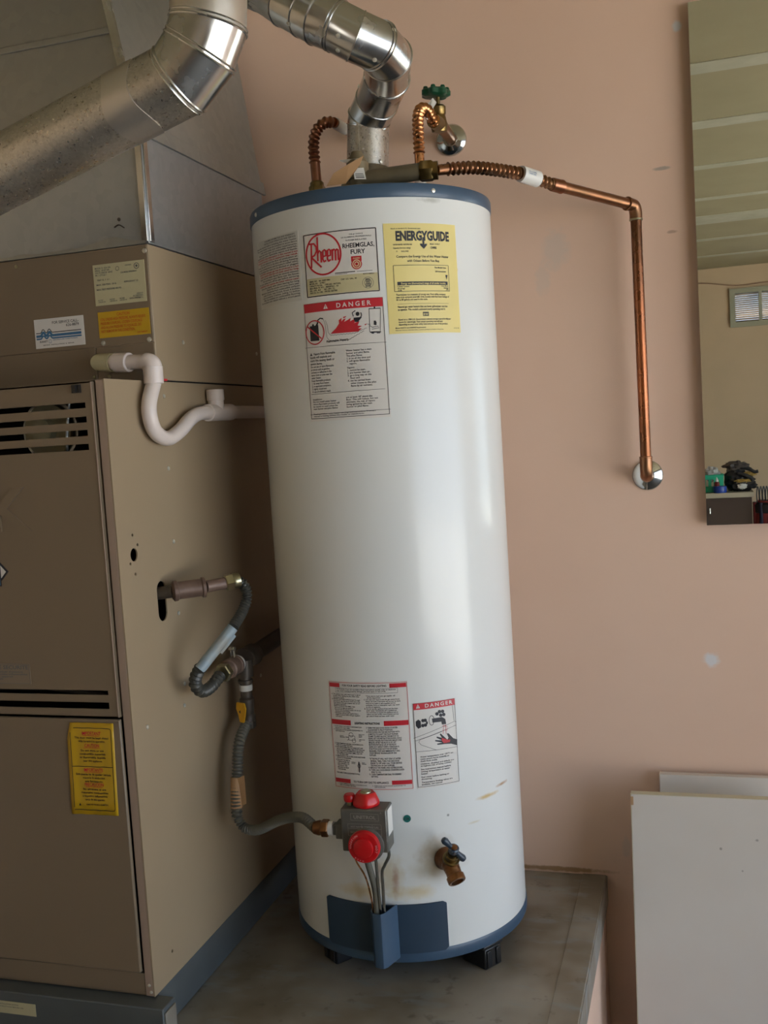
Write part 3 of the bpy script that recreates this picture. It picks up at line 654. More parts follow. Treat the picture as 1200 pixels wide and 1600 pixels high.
# pilot gas cock on top
kc = GF(V((-.001,.282,.8495)))
m = MB(); n = 40; prof = [(.0215,0),(.0230,.003),(.0225,.008),(.0200,.014),(.0170,.021),(.0150,.0225)]
m.rings([[kc + V((0,0,h)) + V((math.cos(2*PI*a/n),math.sin(2*PI*a/n),0))*r*(1+.07*math.cos(5*2*PI*a/n)*min(1,(h+.004)/.01)) for a in range(n)] for r, h in prof]).build('gas_cock_knob', 'redp', gv)
MB().lathe([(.010,0),(.0095,.002),(.007,.004)], kc+V((0,0,.0222)), ax, 16).build('stem', 'zinc', gv)
m = MB().lathe([(.0055,0),(.0055,.010)], kc+V((-.029,-.004,-.001)), ax, 14); m.build('button_stem', 'zinc', gv)
MB().lathe([(.0095,.007),(.0105,.010),(.0105,.016),(.0085,.019),(.002,.0195)], kc+V((-.029,-.004,0)), ax, 18).box(tuple(kc+V((-.026,-.007,.010))), tuple(kc+V((-.014,-.001,.015)))).build('pilot_button', 'redp', gv)
# burner, pilot and thermocouple tubes
MB().tube(crv([GF(V((-.006,.285,.773))),GF(V((-.006,.283,.75))),GF(V((.000,.266,.69))),GF(V((.000,.262,.640)))]), .0058, 12).build('burner_tube', 'flex', wh)
MB().tube(crv([GF(V((.009,.282,.775))),GF(V((.0075,.272,.72))),GF(V((.0075,.2635,.640)))]), .0028, 10).build('pilot_tube', 'steel', wh)
MB().tube(crv([GF(V((.034,.284,.775))),GF(V((.034,.282,.758))),GF(V((.0235,.275,.738))),GF(V((.0165,.270,.722))),GF(V((.0150,.266,.69))),GF(V((.0135,.2625,.640)))]), .0030, 10).build('pilot_tube', 'steel', wh)
MB().tube(crv([GF(V((-.030,.285,.773))),GF(V((-.027,.28,.745))),GF(V((-.015,.27,.712))),GF(V((-.0085,.264,.67))),GF(V((-.0075,.261,.641)))]), .0016, 8).build('thermocouple_lead', 'copper', wh)
# drain valve
dv0 = hp(.575,.722,.2302); e = (hp(.60,0,1)-hp(.60,0,0)); t_ = V((-e.y,e.x,0)); zz = V((0,0,1))
Q = lambda a, b, c: dv0+e*a+t_*b+zz*c
dv = MB().lathe([(.021,0),(.0215,.003),(.019,.006),(.0175,.014),(.0155,.020)], dv0, e, 24)
dv.tube(crv([Q(.012,0,0),Q(.024,0,-.003),Q(.033,.001,-.010),Q(.040,.002,-.019)]), [.0155]*14+[.015]*6+[.0145]*6+[.014]*40, 20)
dv = dv.build('drain_valve', 'bronze', wh, sharp=50); tag(dv, 'bronze drain tap with blue-grey tee handle')
oa = (e*.72+t_*.1-zz*.69).normalized()
MB().lathe([(.0130,-.006),(.0140,.002),(.0165,.004),(.0165,.014),(.0150,.0155),(.0115,.0155),(.0110,.008),(.001,.007)], Q(.036,.002,-.016), oa, 24).build('outlet', 'bronze', dv)
sa = (Q(.055,.0,.045)-Q(.028,0,.006)).normalized()
MB().lathe([(.0135,0),(.0135,.006),(.0155,.0065),(.0155,.010),(.0120,.011),(.0120,.020),(.0095,.021),(.0095,.026),(.004,.0265),(.004,.031)], Q(.026,0,.004), sa, 20).build('bonnet', 'brass', dv)
hc = Q(.026,0,.004)+sa*.036
ha = (hp(.6791,.7449,.29)-hp(.5498,.7891,.29)).normalized()
m = MB().lathe([(.008,-.007),(.0095,-.004),(.0095,.004),(.007,.006)], hc, sa, 16)
m.tube([hc-ha*.030,hc-ha*.0285,hc-ha*.024,hc-ha*.016,hc-ha*.006,hc,hc+ha*.006,hc+ha*.016,hc+ha*.024,hc+ha*.0285,hc+ha*.030], [.003,.0052,.0068,.0055,.0042,.004,.0042,.0055,.0068,.0052,.003], 14).build('tee_handle', 'bluegreen', dv)
MB().lathe([(.0060,0),(.0060,.002),(.003,.0035)], hc+sa*.0055, sa, 12).build('handle_screw', 'bronze', dv)

# --- labels
lb, F, w, h = cyl_label(-.890,1.737,-.298,1.858,'instruction_label','paperj',wh,'grey text label on the left flank', up=.0003)
p = Print(F, w, h, ['inkg','red'], .0009)
T_ = ["CONSUMER INFORMATION AND WARRANTY","INSTALLATION OPERATION AND SERVICE","Read the manual before installing this water heater.","This water heater must be installed in accordance","with local codes and utility requirements.","Keep the area clear of combustible materials,","gasoline and other flammable vapors and liquids.","WARNING: if the information in this manual is not","followed exactly a fire or explosion may result.","Do not obstruct the flow of combustion air.","Drain the tank if it is to be shut off during freezing.","Install a temperature and pressure relief valve.","The discharge line must not be blocked or plugged.","CAUTION: hydrogen gas may be produced in a hot","water system that has not been used for long.","Open the hot water faucet for several minutes.","No smoking or open flame near the faucet.","For your safety turn off the gas before servicing.","WARNING: never operate the heater without water.","Close the supply valve when leaving for long.","Check the anode rod once every year.","Minimum clearances from combustible surfaces:","sides 0 inch, rear 0 inch, front 4 inches,","vent connector 6 inches, ceiling 12 inches.","May be installed on combustible flooring.","Do not place over carpet without a wood panel."]
for i, s_ in enumerate(T_):
    red = i in (7,8,13,14,18); y = h-.006-i*.0043; p.text(s_, w-.003 if i > 1 else w*.62, y, .0030, 'red' if red else 'inkg', w=min(w-.006, .0027*len(s_)), align='r' if i > 1 else 'c')
p.finish(lb)
lb, F, w, h = cyl_label(-.254,1.738,.335,1.848,'brand_label','paper',wh,'white label with red circled script')
p = Print(F, w, h, ['ink','red','paperl','inkg'], .0010)
p.border(.0018,.0018,w-.0018,h-.0018,.0016,'ink'); p.rect(.003,.003,w-.003,.033,'paperl', -.0001)
p.quad = [(35,160),(1095,50),(1150,980),(85,1075)]
def ellq(cx, cy, rx, ry, n=48): return [(cx+rx*math.cos(2*PI*k/n), cy+ry*math.sin(2*PI*k/n)) for k in range(n)]
p.line(ellq(350,445,258,292), .0030, 'red', True, .0002)
st = [[(175,640),(175,300)],[(140,300),(215,295),(252,340),(255,400),(225,460),(178,485)],[(178,490),(330,632)],[(268,200),(275,545)],[(278,430),(300,395),(322,420),(327,565)],
      [(352,480),(395,470),(395,400),(375,385),(352,400),(350,520),(370,555),(398,535)],[(420,475),(462,465),(462,395),(442,380),(420,395),(418,515),(438,548),(465,525)],
      [(488,378),(492,540)],[(492,400),(512,380),(532,395),(537,540)],[(537,400),(556,378),(572,390),(578,535)]]
for s_ in st: p.line(s_, .0032, 'red', lift=.0004)
p.quad = None
p.text('THE #1 CHOICE', .099, h-.0105, .0022, 'inkg', w=.024, align='c'); p.text('OF PLUMBING PROFESSIONALS', .099, h-.0150, .0022, 'inkg', w=.053, align='c'); p.text('R-FOAM INSULATED', .099, h-.0205, .0025, 'inkg', w=.036, align='c')
p.text('RHEEMGLAS,', .1020, h-.0320, .0078, 'ink', w=.055, align='c'); p.text('FURY', .1005, h-.0430, .0078, 'ink', w=.025, align='c')
p.poly([(.0885,h-.047),(.1065,h-.047),(.1065,h-.056),(.0885,h-.056)],'red'); p.text('GUARD', .0975, h-.0520, .0028, 'paperl', w=.012, align='c', lift=.0003)
for r_, mt in ((.0092,'red'),(.0075,'paperl'),(.0058,'red'),(.0042,'paperl'),(.0026,'red')): p.disc(.0975, h-.0605, r_, mt, lift=.0002+(.0092-r_)*.03)
p.rect(.058,h-.0735,.094,h-.0722,'ink'); p.rect(.058,h-.0755,.080,h-.0748,'inkg'); p.rect(.097,h-.0735,.124,h-.0728,'inkg')
p.text('SERIAL NO.    RH  0285F10866\nMODEL NO.    21V40-7\nCAPACITY 40 GAL     TYPE GAS - NATURAL\nMAX PRESS. IN. W.C.  - MANIFOLD -  4.0\nREC. OVR.- 40.0        REC. GPH - 5.2\nANSI Z21.10.1-1981 - WATER HEATERS', .008, h-.0810, 0, 'ink', w=.060, H=.0225, lift=.0002)
p.text('CAP. U.S. GAL. 40', .068, h-.0855, .0026, 'ink', w=.028, lift=.0002); p.text('MADE IN AMERICA', .117, h-.0790, .0018, 'ink', w=.019, align='c', lift=.0002)
p.ring(.115,h-.0935,.0095,.0005,'inkg',lift=.0002); p.ring(.115,h-.0935,.0060,.0005,'inkg',lift=.0002); p.text('AGA', .115, h-.0948, .0026, 'inkg', align='c', lift=.0002); p.text('DESIGN\nCERTIFIED', .115, h-.0860, 0, 'inkg', w=.010, H=.0155, align='c', lift=.0002); p.finish(lb)

def tri_sign(p, x, y, s_, c1, c2, lift=0):
    p.poly([(x,y),(x+s_,y),(x+s_/2,y+s_)], c1, lift); p.line([(x+s_/2,y+s_*.7),(x+s_/2,y+s_*.32)], s_*.13, c2, lift=lift+.0002)
    p.disc(x+s_/2, y+s_*.17, s_*.08, c2, lift=lift+.0002, n=8)
lb, F, w, h = cyl_label(-.294,1.5225,.356,1.7300,'warning_label','paper',wh,'tall label with red band and black lines')
p = Print(F, w, h, ['ink','red','paper'], .0010)
p.border(.0022,.005,w-.0022,h-.002,.0009,'ink'); p.rect(.0022,h-.0170,w-.0022,h-.002,'red',.0001)
p.text('DANGER', .096, h-.0135, .0082, 'paper', w=.061, align='c', bold=.02, lift=.0003, spacing=1.5); tri_sign(p, .0415, h-.0135, .0085, 'paper', 'red', .0003)
p.quad = [(45,120),(1035,30),(1130,1520),(140,1580)]
p.line([(75,665),(1070,595)], .0006, 'ink'); p.line([(155,1240),(1060,1172)], .0006, 'ink'); p.line([(135,1492),(1125,1425)], .0006, 'ink')
p.line(ellq(210,475,122,145), .0020, 'red', True, .0004); p.poly([(140,400),(255,385),(270,575),(150,582)],'ink'); p.disc(185,385,14,'ink',n=10); p.poly([(215,395),(250,340),(262,345),(245,395)],'ink')
p.line([(112,405),(300,550)], .0022, 'red', lift=.0005)
p.line([(235,370),(250,320),(290,300),(325,320),(345,370),(355,460),(370,540),(400,575)], .0006, 'ink'); p.line([(245,330),(280,302),(320,308)], .0022, 'ink'); p.line([(350,330),(375,400),(385,480),(415,510)], .0006,'ink')
wv = [(400+16*k, 577-(4 if k % 2 else -4)-max(0,(k-14))*10) for k in range(27)]; p.line(wv, .0006, 'ink'); wv = [(415+18*k, 515-(5 if k % 2 else -3)-k*1.5-max(0,(k-16))*7) for k in range(25)]; p.line(wv, .0006,'ink')
p.poly([(415,495),(480,430),(520,370),(515,330),(550,300),(548,345),(575,315),(600,310),(580,350),(625,325),(660,300),(650,345),(690,320),(720,330),(700,365),(760,340),(740,395),(790,400),(745,430),(790,430),(745,470)],'red',.0001)
p.poly([(568,290),(610,278),(590,300),(570,305)],'red')
p.disc(738,253,22,'ink',26,12,.0002); p.poly([(690,300),(790,290),(745,350),(712,352),(695,325)],'ink',.0002); p.line([(712,212),(675,240),(690,285)],.0016,'ink',lift=.0002); p.line([(775,235),(785,270),(770,300)],.0016,'ink',lift=.0002)
p.line([(870,190),(1000,180),(1000,465),(880,470),(870,190)], .0009, 'ink'); p.line([(865,190),(1000,180)],.0014,'ink'); p.line([(930,150),(932,180)],.0026,'ink'); p.poly([(925,335),(945,332),(958,355),(955,390),(925,385)],'ink'); p.line([(880,395),(910,415),(975,400),(985,420),(905,440)],.0009,'ink'); p.line([(885,480),(1010,470)],.0014,'ink'); p.line([(900,488),(930,488)],.0014,'ink'); p.line([(960,485),(1000,482)],.0014,'ink')
p.poly([(815,382),(850,368),(830,392)],'red'); p.line([(850,376),(890,380)],.0006,'ink')
p.quad = None
p.text('Flammable Vapors', .0435, h-.0720, .0040, 'ink', w=.040, rot=.035)
LC = ["      Vapors from flammable","liquids will explode and","catch fire causing death or","severe burns."," ","Do not use or store flammable","products such as gasoline,","solvents or adhesives in the","same room or area near the","water heater.","Keep flammable products:","1. far away from heater,","2. in approved containers,","3. tightly closed and","4. out of children's reach."]
p.text('\n'.join(LC[:4]), .008, h-.0875, 0, 'ink', w=.050, H=.0210, bold=.012); p.text('\n'.join(LC[5:]), .008, h-.1100, 0, 'ink', w=.046, H=.0470, bold=.012); tri_sign(p,.008,h-.0920,.005,'ink','paper')
p.text("Water heater has a main\nburner and pilot flame.\nThe pilot flame:\n1. is on all the time and\n2. will ignite flammable\n    vapors.", .078, h-.0870, 0, 'ink', w=.045, H=.0270, bold=.012)
p.text("Vapors:\n1. cannot be seen,\n2. are heavier than air,\n3. go a long way on the\n    floor and\n4. can be carried from\n    other rooms to the pilot\n    flame by air currents.", .078, h-.1165, 0, 'ink', w=.050, H=.0360, bold=.012)
p.text("Installation:\nDo not install water heater\nwhere flammable products will\nbe stored or used unless the\nmain burner and pilot flames", .008, .0400, 0, 'ink', w=.052, H=.0205, bold=.012); p.text("are at least 18\" above the\nfloor. This will reduce, but not\neliminate, the risk of vapors\nbeing ignited by the main\nburner or pilot flame.", .073, .0400, 0, 'ink', w=.056, H=.0205, bold=.012)
p.text("Read and follow water heater warnings and instructions. If owners\nmanual is missing, contact the retailer or manufacturer.", .008, .0140, 0, 'ink', w=.116, H=.0070, bold=.012); p.finish(lb)

lb, F, w, h = cyl_label(.383,1.6645,.990,1.8525,'energy_label','yellow',wh,'pale yellow label with heavy black heading')
p = Print(F, w, h, ['ink','yellow'], .0010)
p.text('Based on standard U.S. Government tests', .013, h-.0100, .0023, 'ink', w=.053)
p.text('ENERGYGUIDE', w/2+.002, h-.0290, .0160, 'ink', w=.103, align='c', bold=.045)
xa = .0705; p.rect(xa-.0017,h-.0380,xa+.0017,h-.0240,'ink',.0002); p.poly([(xa-.0075,h-.0350),(xa,h-.0395),(xa+.0075,h-.0350),(xa+.0035,h-.0350),(xa,h-.0375),(xa-.0035,h-.0350)],'ink',.0002); p.poly([(xa-.0072,h-.0365),(xa+.0072,h-.0365),(xa,h-.0440)],'ink',.0003)
p.text('WATER HEATER - NATURAL GAS', .015, h-.0375, .0026, 'ink', w=.034); p.text('Capacity (1st hour rating)', .015, h-.0432, .0026, 'ink', w=.031); p.text('71       GALLONS', .020, h-.0490, .0026, 'ink', w=.022)
p.text('Model   21V40-7', .083, h-.0365, .0026, 'ink', w=.020); p.text('134RB', .084, h-.0435, .0042, 'ink', w=.012)
p.text('Compare the Energy Use of this Water Heater', w/2, h-.0585, .0042, 'ink', w=.100, align='c', bold=.015); p.text('with Others Before You Buy.', w/2, h-.0660, .0042, 'ink', w=.062, align='c', bold=.015)
p.border(.0135,h-.1160,w-.0210,h-.0715,.0008,'ink'); p.text('This Model Uses', w-.0265, h-.0770, .0028, 'ink', w=.024, align='r'); p.text('268 therms/year', w-.0265, h-.0835, .0028, 'ink', w=.023, align='r')
p.poly([(w-.0285,h-.0880),(w-.0235,h-.0880),(w-.0260,h-.0970)],'ink'); p.rect(.0190,h-.1055,w-.0245,h-.0995,'ink'); p.text('Energy use (therms/year) range of all similar models', w/2-.002, h-.1040, .0032, 'yellow', w=.085, align='c', lift=.0003)
p.text('Uses Least\nEnergy\n238', .0190, h-.1065, 0, 'ink', w=.021, H=.0088); p.text('Uses Most\nEnergy\n275', w-.0235, h-.1060, 0, 'ink', w=.015, H=.0088, align='r')
p.text('Therms/year is a measure of energy use. Your utility company\nuses it to compute your bill. Only models with first hour ratings of\n65 to 80 gallons are used in this scale.', .0155, h-.1200, 0, 'ink', w=.101, H=.0125); p.line([(.0170,h-.1375),(w-.0250,h-.1375)],.0004,'ink')
p.text("Natural gas water heaters that use fewer gallons/year cost less\nto operate. This model's estimated yearly operating cost is:", .0170, h-.1405, 0, 'ink', w=.095, H=.0095); p.rect(.062,h-.1590,.073,h-.1520,'ink'); p.text('$161', .0675, h-.1575, .0040, 'yellow', w=.009, align='c', lift=.0003)
p.text('Based on a 1984 U.S. Government national average cost of 61.40¢ per\ntherm for natural gas. Your actual operating cost will vary\ndepending on your local utility rates and your use of the product.', .0170, h-.1625, 0, 'ink', w=.101, H=.0125); p.text('Meets NAECA and ASHRAE Requirements', .0110, .0085, .0024, 'ink', w=.055); p.text('Important: Removal of this label before consumer purchase is a violation of federal law', .0110, .0050, .0016, 'ink', w=.090); p.text('(16 C.F.R. 305)', w-.004, .0070, .0016, 'ink', w=.012, align='r'); p.finish(lb)

lb, F, w, h = cyl_label(-.296,.8560,.360,1.0545,'lighting_label','paper',wh,'large white label with red bars')
p = Print(F, w, h, ['ink','red','paper','inkg'], .0010)
p.border(.002,.002,w-.002,h-.002,.0007,'red')
for y0_, a, b, y1_ in ((h-.0110,.024,.118,h-.0035),(.1185,.042,.104,.1275),(.0105,.034,.112,.0180)):
    p.rect(.003,y0_,a,y1_,'red',.0001); p.rect(b,y0_,w-.003,y1_,'red',.0001)
p.text('FOR YOUR SAFETY READ BEFORE LIGHTING', .071, h-.0090, .0038, 'ink', w=.083, align='c', bold=.02); p.border(.015,h-.0205,.132,h-.0120,.0004,'ink')
p.text('WARNING: If you do not follow these instructions exactly, a fire or explosion\nmay result causing property damage, personal injury or loss of life.', .017, h-.0130, 0, 'ink', w=.112, H=.0062, bold=.02)
p.text('LIGHTING INSTRUCTIONS', .073, .1210, .0040, 'ink', w=.047, align='c', bold=.03); p.text('TO TURN OFF GAS TO APPLIANCE', .073, .0125, .0038, 'ink', w=.066, align='c', bold=.02)
A1 = "A. This appliance has a pilot which must be lighted\n    by hand. When lighting the pilot, follow these\n    instructions exactly.\nB. BEFORE LIGHTING smell all around the appli-\n    ance area for gas. Be sure to smell next to the\n    floor because some gas is heavier than air and\n    will settle on the floor.\n    WHAT TO DO IF YOU SMELL GAS\n    * Do not try to light any appliance.\n    * Do not touch any electric switch, do not use\n       any phone in your building.\n    * Immediately call your gas supplier from a\n       neighbor's phone. Follow the gas supplier's\n       instructions."
A2 = "    * If you cannot reach your gas supplier, call\n       the fire department.\nC. Use only your hand to turn the gas control knob.\n    Never use tools. If the knob will not turn by hand,\n    don't try to repair it, call a qualified service\n    technician. Force or attempted repair may result\n    in a fire or explosion.\nD. Do not use this appliance if any part has been\n    under water. Immediately call a qualified ser-\n    vice technician to inspect the appliance and to\n    replace any part of the control system and any\n    gas control which has been under water."
p.text(A1, .006, h-.0225, 0, 'ink', w=.058, H=.0435, bold=.02); p.text(A2, .070, h-.0240, 0, 'ink', w=.066, H=.0400, bold=.02)
p.text("1. STOP! READ THE SAFETY INFORMATION\n    ABOVE ON THIS LABEL.\n2. TURN GAS COCK KNOB CLOCKWISE TO\n    OFF POSITION.", .006, .1165, 0, 'ink', w=.058, H=.0115, bold=.02)
p.border(.036,.091,.048,.099,.0006,'ink'); p.ring(.046,.090,.0035,.0006,'ink'); p.ring(.041,.101,.0040,.0006,'ink'); p.line([(.030,.096),(.036,.096)],.0010,'ink'); p.line([(.033,.090),(.036,.093)],.0006,'ink')
for s_, x, y in (('GAS COCK\nKNOB',.056,.103),('GAS\nINLET',.018,.0985),('INLET',.056,.0965),('TEMPERATURE\nDIAL',.056,.0935)): p.text(s_, x, y, .0018, 'ink', w=.011 if '\n' in s_ else .006, H=.0040)
p.text("3. TURN TEMPERATURE DIAL COUNTERCLOCK-\n    WISE TO LOWEST SETTING.\n4. WAIT FIVE (5) MINUTES TO CLEAR OUT ANY\n    GAS. IF YOU THEN SMELL GAS, STOP! FOLLOW\n    B IN THE SAFETY INFORMATION ABOVE ON\n    THIS LABEL. IF YOU DON'T SMELL GAS, GO\n    TO THE NEXT STEP.\n5. REMOVE BOTH THE OUTER DOOR AND INNER\n    DOOR TO THE BURNER.", .006, .0845, 0, 'ink', w=.060, H=.0290, bold=.02)
p.text("6. FOLLOW THE METAL\n    TUBING FROM THE\n    GAS CONTROL TO\n    THE PILOT. THE\n    BRACKET IS NEAR\n    THE BURNER.", .006, .0540, 0, 'ink', w=.030, H=.0200, bold=.02); p.line([(.052,.050),(.0505,.034),(.054,.034),(.055,.050)],.0006,'ink'); p.line([(.053,.052),(.053,.032)],.0014,'ink'); p.ring(.053,.044,.003,.0005,'ink'); p.text('THERMO-\nCOUPLE',.038,.051,0,'ink',w=.009,H=.004); p.text('PILOT\nBURNER',.059,.051,0,'ink',w=.008,H=.004); p.text('THIS LABEL TURN CLOCKWISE TO FULL.', .006, .0275, .0026, 'ink', w=.048)
p.text("7. TURN THE GAS COCK KNOB COUNTER-\n    CLOCKWISE TO PILOT POSITION.\n8. PUSH DOWN ON THE RED BUTTON WITH\n    A MATCH TO LIGHT THE PILOT BURNER\n    FLAME. TO HELP ALLOW THE MATCH TO\n    BURN, LET THE RED BUTTON DOWN. HOLD\n    DOWN THE RED BUTTON FOR ABOUT ONE\n    MINUTE. AFTER THE PILOT IS LIT, LET\n    BUTTON POP BACK UP. IF THE PILOT\n    GOES OUT, REPEAT STEPS 3 THROUGH 8.\n    IF BUTTON DOES NOT POP UP WHEN\n    RELEASED, STOP AND IMMEDIATELY CALL\n    YOUR SERVICE TECHNICIAN OR GAS\n    SUPPLIER.", .071, .1165, 0, 'ink', w=.063, H=.0530, bold=.02)
p.text("  * IF THE PILOT WILL NOT STAY LIT AFTER\n     SEVERAL TRIES, TURN THE GAS COCK\n     KNOB TO OFF AND CALL YOUR SERVICE\n     TECHNICIAN OR GAS SUPPLIER.\n9. REPLACE THE INNER AND OUTER DOORS.\n10. TURN GAS COCK KNOB COUNTERCLOCK-\n     WISE TO ON.\n11. TURN TEMPERATURE DIAL TO DESIRED\n     SETTING.", .071, .0600, 0, 'ink', w=.065, H=.0360, bold=.02)
p.text("1. TURN TEMPERATURE DIAL COUNTERCLOCK-\n    WISE TO LOWEST SETTING.", .008, .0095, 0, 'ink', w=.058, H=.0050, bold=.02); p.text("2. TURN GAS COCK KNOB CLOCKWISE TO\n    OFF POSITION.", .076, .0095, 0, 'ink', w=.060, H=.0050, bold=.02); p.finish(lb)

lb, F, w, h = cyl_label(.387,.8560,.7345,1.0125,'scald_label','paper',wh,'small label with red band and tap picture')
p = Print(F, w, h, ['ink','red','paper'], .0010)
p.border(.001,.003,w-.001,h-.001,.0007,'ink'); p.rect(.001,h-.0125,w-.001,h-.001,'red',.0001); p.text('DANGER', .0475, h-.0095, .0068, 'paper', w=.052, align='c', bold=.02, lift=.0003, spacing=1.4); tri_sign(p,.0055,h-.0098,.0075,'paper','red',.0003)
p.quad = [(755,262),(1093,215),(1136,890),(800,945)]
p.line([(787,648),(1113,603)],.0006,'ink'); p.line([(765,540),(1090,400),(1105,405)],.0006,'ink'); p.line([(1070,265),(1085,395)],.0006,'ink'); p.line([(780,560),(1105,430)],.0006,'ink'); p.line([(985,480),(815,548),(805,570),(825,590),(945,628)],.0006,'ink')
p.poly([(780,405),(800,388),(818,400),(822,450),(800,462),(782,440)],'ink')
for c_ in ((835,395),(853,392),(835,435),(855,430)): p.disc(c_[0],c_[1],13,'ink',14,10)
p.disc(866,412,8,'ink',14,8); p.line(ellq(903,392,20,38,20),.0010,'ink',True); p.poly([(905,378),(985,365),(1012,380),(1020,420),(985,425),(980,402),(910,410)],'ink')
for c_ in ((945,340),(965,322),(990,320),(1000,345),(975,350)): p.disc(c_[0],c_[1],14,'ink',14,10)
p.line([(985,435),(1030,440),(1030,470),(990,470)],.0006,'red'); p.line([(1000,425),(995,500)],.0007,'red'); p.line([(1015,425),(1020,500)],.0007,'red')
p.poly([(1113,592),(1113,545),(1080,535),(1040,495),(1025,495),(1040,530),(1030,545),(975,495),(968,502),(985,530),(945,520),(942,530),(985,550),(932,548),(932,558),(990,568),(948,576),(950,586),(1010,580),(1060,578)],'ink')
p.poly([(985,530),(1030,545),(1055,545),(1050,565),(1000,572),(985,552)],'red',.0003); p.quad = None
p.text("Water temperature over 125°F can\ncause severe burns instantly or\ndeath from scalds.", .008, h-.0970+.0,0,'ink', w=.062, H=.0110, bold=.015)
p.text("Children, disabled and elderly are\nat highest risk of being scalded.", .008, h-.1105, 0, 'ink', w=.063, H=.0070, bold=.015); p.text("See instruction manual before\nsetting temperature at water\nheater.", .008, h-.1200, 0, 'ink', w=.056, H=.0110, bold=.015); p.text("Feel water before bathing or\nshowering.", .008, h-.1345, 0, 'ink', w=.052, H=.0070, bold=.015); p.text("Temperature limiting valves are\navailable, see manual.", .008, h-.1440, 0, 'ink', w=.058, H=.0072, bold=.015); p.finish(lb)
ok = MB().plate(circ(0,0,.0068,20), [], lambda u,v,h_: hp(.2905+u/.23,.8028+v,.2308+h_), .0012).build('ok_sticker', 'okgreen', wh); tag(ok, 'round green OK sticker')
p = Print(lambda u,v,h_: hp(.2905+u/.23,.8028+v,.2308+h_),1,1,['ink'],.0003); p.text('OK', 0, -.0025, .005, 'ink', align='c', bold=.02); p.finish(ok)

# --- fittings on top of the tank
zt = 1.9215
dh = MB().lathe([(.068,0),(.068,.01),(.044,.076),(.0395,.080),(.0395,.100)], V((H0[0],H0[1],zt)), ax, 40).build('draft_hood', 'dull', wh); tag(dh, 'dull olive draft hood under the vent')
cn = V((-0.4892, 1.965, zt)); MB().lathe([(.0135,0),(.0135,.03),(.011,.031),(.011,.07)], cn, ax, 20).build('cold_nipple', 'pvc', wh)
hn = V((-0.6897, 1.932, zt)); MB().lathe([(.012,0),(.012,.045)], hn, ax, 20).build('hot_nipple', 'iron', wh)
# relief valve: body, side outlet, nut
rv0 = V((-0.5629, 1.8, 1.9506)); rv1 = V((-0.4519, 1.815, 1.9552)); rv2 = V((-0.4191, 1.82, 1.9542))
rv = MB().lathe([(.016,0),(.016,.03),(.020,.032),(.020,.06),(.016,.064),(.010,.08)], V((rv0.x,rv0.y,zt-.001)), ax, 24).build('relief_valve', 'dull', wh)
MB().tube([rv0+V((.0,0,.0)), rv0.lerp(rv1,.15), rv0.lerp(rv1,.5), rv1], [.0165,.0155,.0155,.0150], 24).build('outlet_pipe', 'dull', rv)
m = MB(); hexnut(m, rv1, rv1.lerp(rv2,.72), .0190); m.lathe([(.0160,0),(.0160,(rv2-rv1).length*.98)], rv1, rv2-rv1, 24).build('union_nut', 'brass', rv)

# ================================================================ vent pipe of the heater
vp = thing('vent_pipe', 'shiny galvanised vent pipe rising from the water heater and bending left', 'vent pipe', (H0[0], H0[1], 2.0))
VR = .0405
vpts = [V((H0[0]+.001,H0[1],2.005)), V((-0.578, 1.932, 2.0838)), V((-0.5724, 1.925, 2.0967)), V((-0.548, 1.9, 2.1158)), V((-0.5059, 1.83, 2.1325)), V((-0.4833, 1.76, 2.14)), V((-0.4891, 1.72, 2.1471)), V((-0.5173, 1.69, 2.1574)), V((-0.5471, 1.685, 2.1763)), V((-0.5791, 1.685, 2.1931)), V((-0.6028, 1.69, 2.2105)), V((-0.6399, 1.7, 2.2374)), V((-0.6617, 1.71, 2.2556))]
vr = [.0400,.0400,.0405,.0405,.0410,.0415,.0415,.0415,.0415,.0412,.0410,.0405,.040]
cuts = [0,1,2,3,4,5,6,7,8,9,10,11,12]
def planes(P):
    out = []
    for i in range(len(P)):
        a = (P[i]-P[max(i-1,0)]); b = (P[min(i+1,len(P)-1)]-P[i])
        if a.length < 1e-9: a = b
        if b.length < 1e-9: b = a
        out.append((a.normalized(), b.normalized()))
    return out
def section_ring(p, a, b, r, n=40):
    d = (a+b).normalized(); x, y = frame(d); cs = a.dot(d); pl = b-a; pl = pl.normalized() if pl.length > 1e-4 else None; R = []
    for k in range(n):
        t = 2*PI*k/n; o = (x*math.cos(t)+y*math.sin(t))*r
        if pl: o += pl*o.dot(pl)*(1/cs-1)
        R.append(p+o)
    return R
def gored(parent, P, R, mat, names, bead=.0016, seams=True, skip=()):
    pls = planes(P)
    for i in range(len(P)-1):
        d = (P[i+1]-P[i]).normalized(); ra = section_ring(P[i], *pls[i], R[i]); 
        # project the first ring along the segment on to the next cut plane so each gore is a true tube
        nrm = (pls[i+1][0]+pls[i+1][1]).normalized(); rb = []
        for q in ra:
            t = (P[i+1]-q).dot(nrm)/d.dot(nrm); s_ = q+d*t; rb.append(P[i+1]+(s_-P[i+1])*(R[i+1]/R[i]))
        ia = [P[i]+(q-P[i])*.975 for q in ra]; ib = [P[i+1]+(q-P[i+1])*.975 for q in rb]
        m = MB().rings([ia, ra, rb, ib], True)
        m.build(names[i] if isinstance(names, list) else names, mat[i] if isinstance(mat, list) else mat, parent, sharp=28)
    for i in range(1, len(P)-1):
        if i in skip: continue
        MB().tube(section_ring(P[i], *pls[i], R[i]+.0004, 48), bead, 6, closed=True).build('seam_bead', 'shiny', parent)
gored(vp, vpts, vr, ['duct','shiny','shiny','shiny','shiny','shiny','shiny','shiny','shiny','shiny','shiny','shiny'], ['pipe_section']+['elbow_gore']*11, .0013)
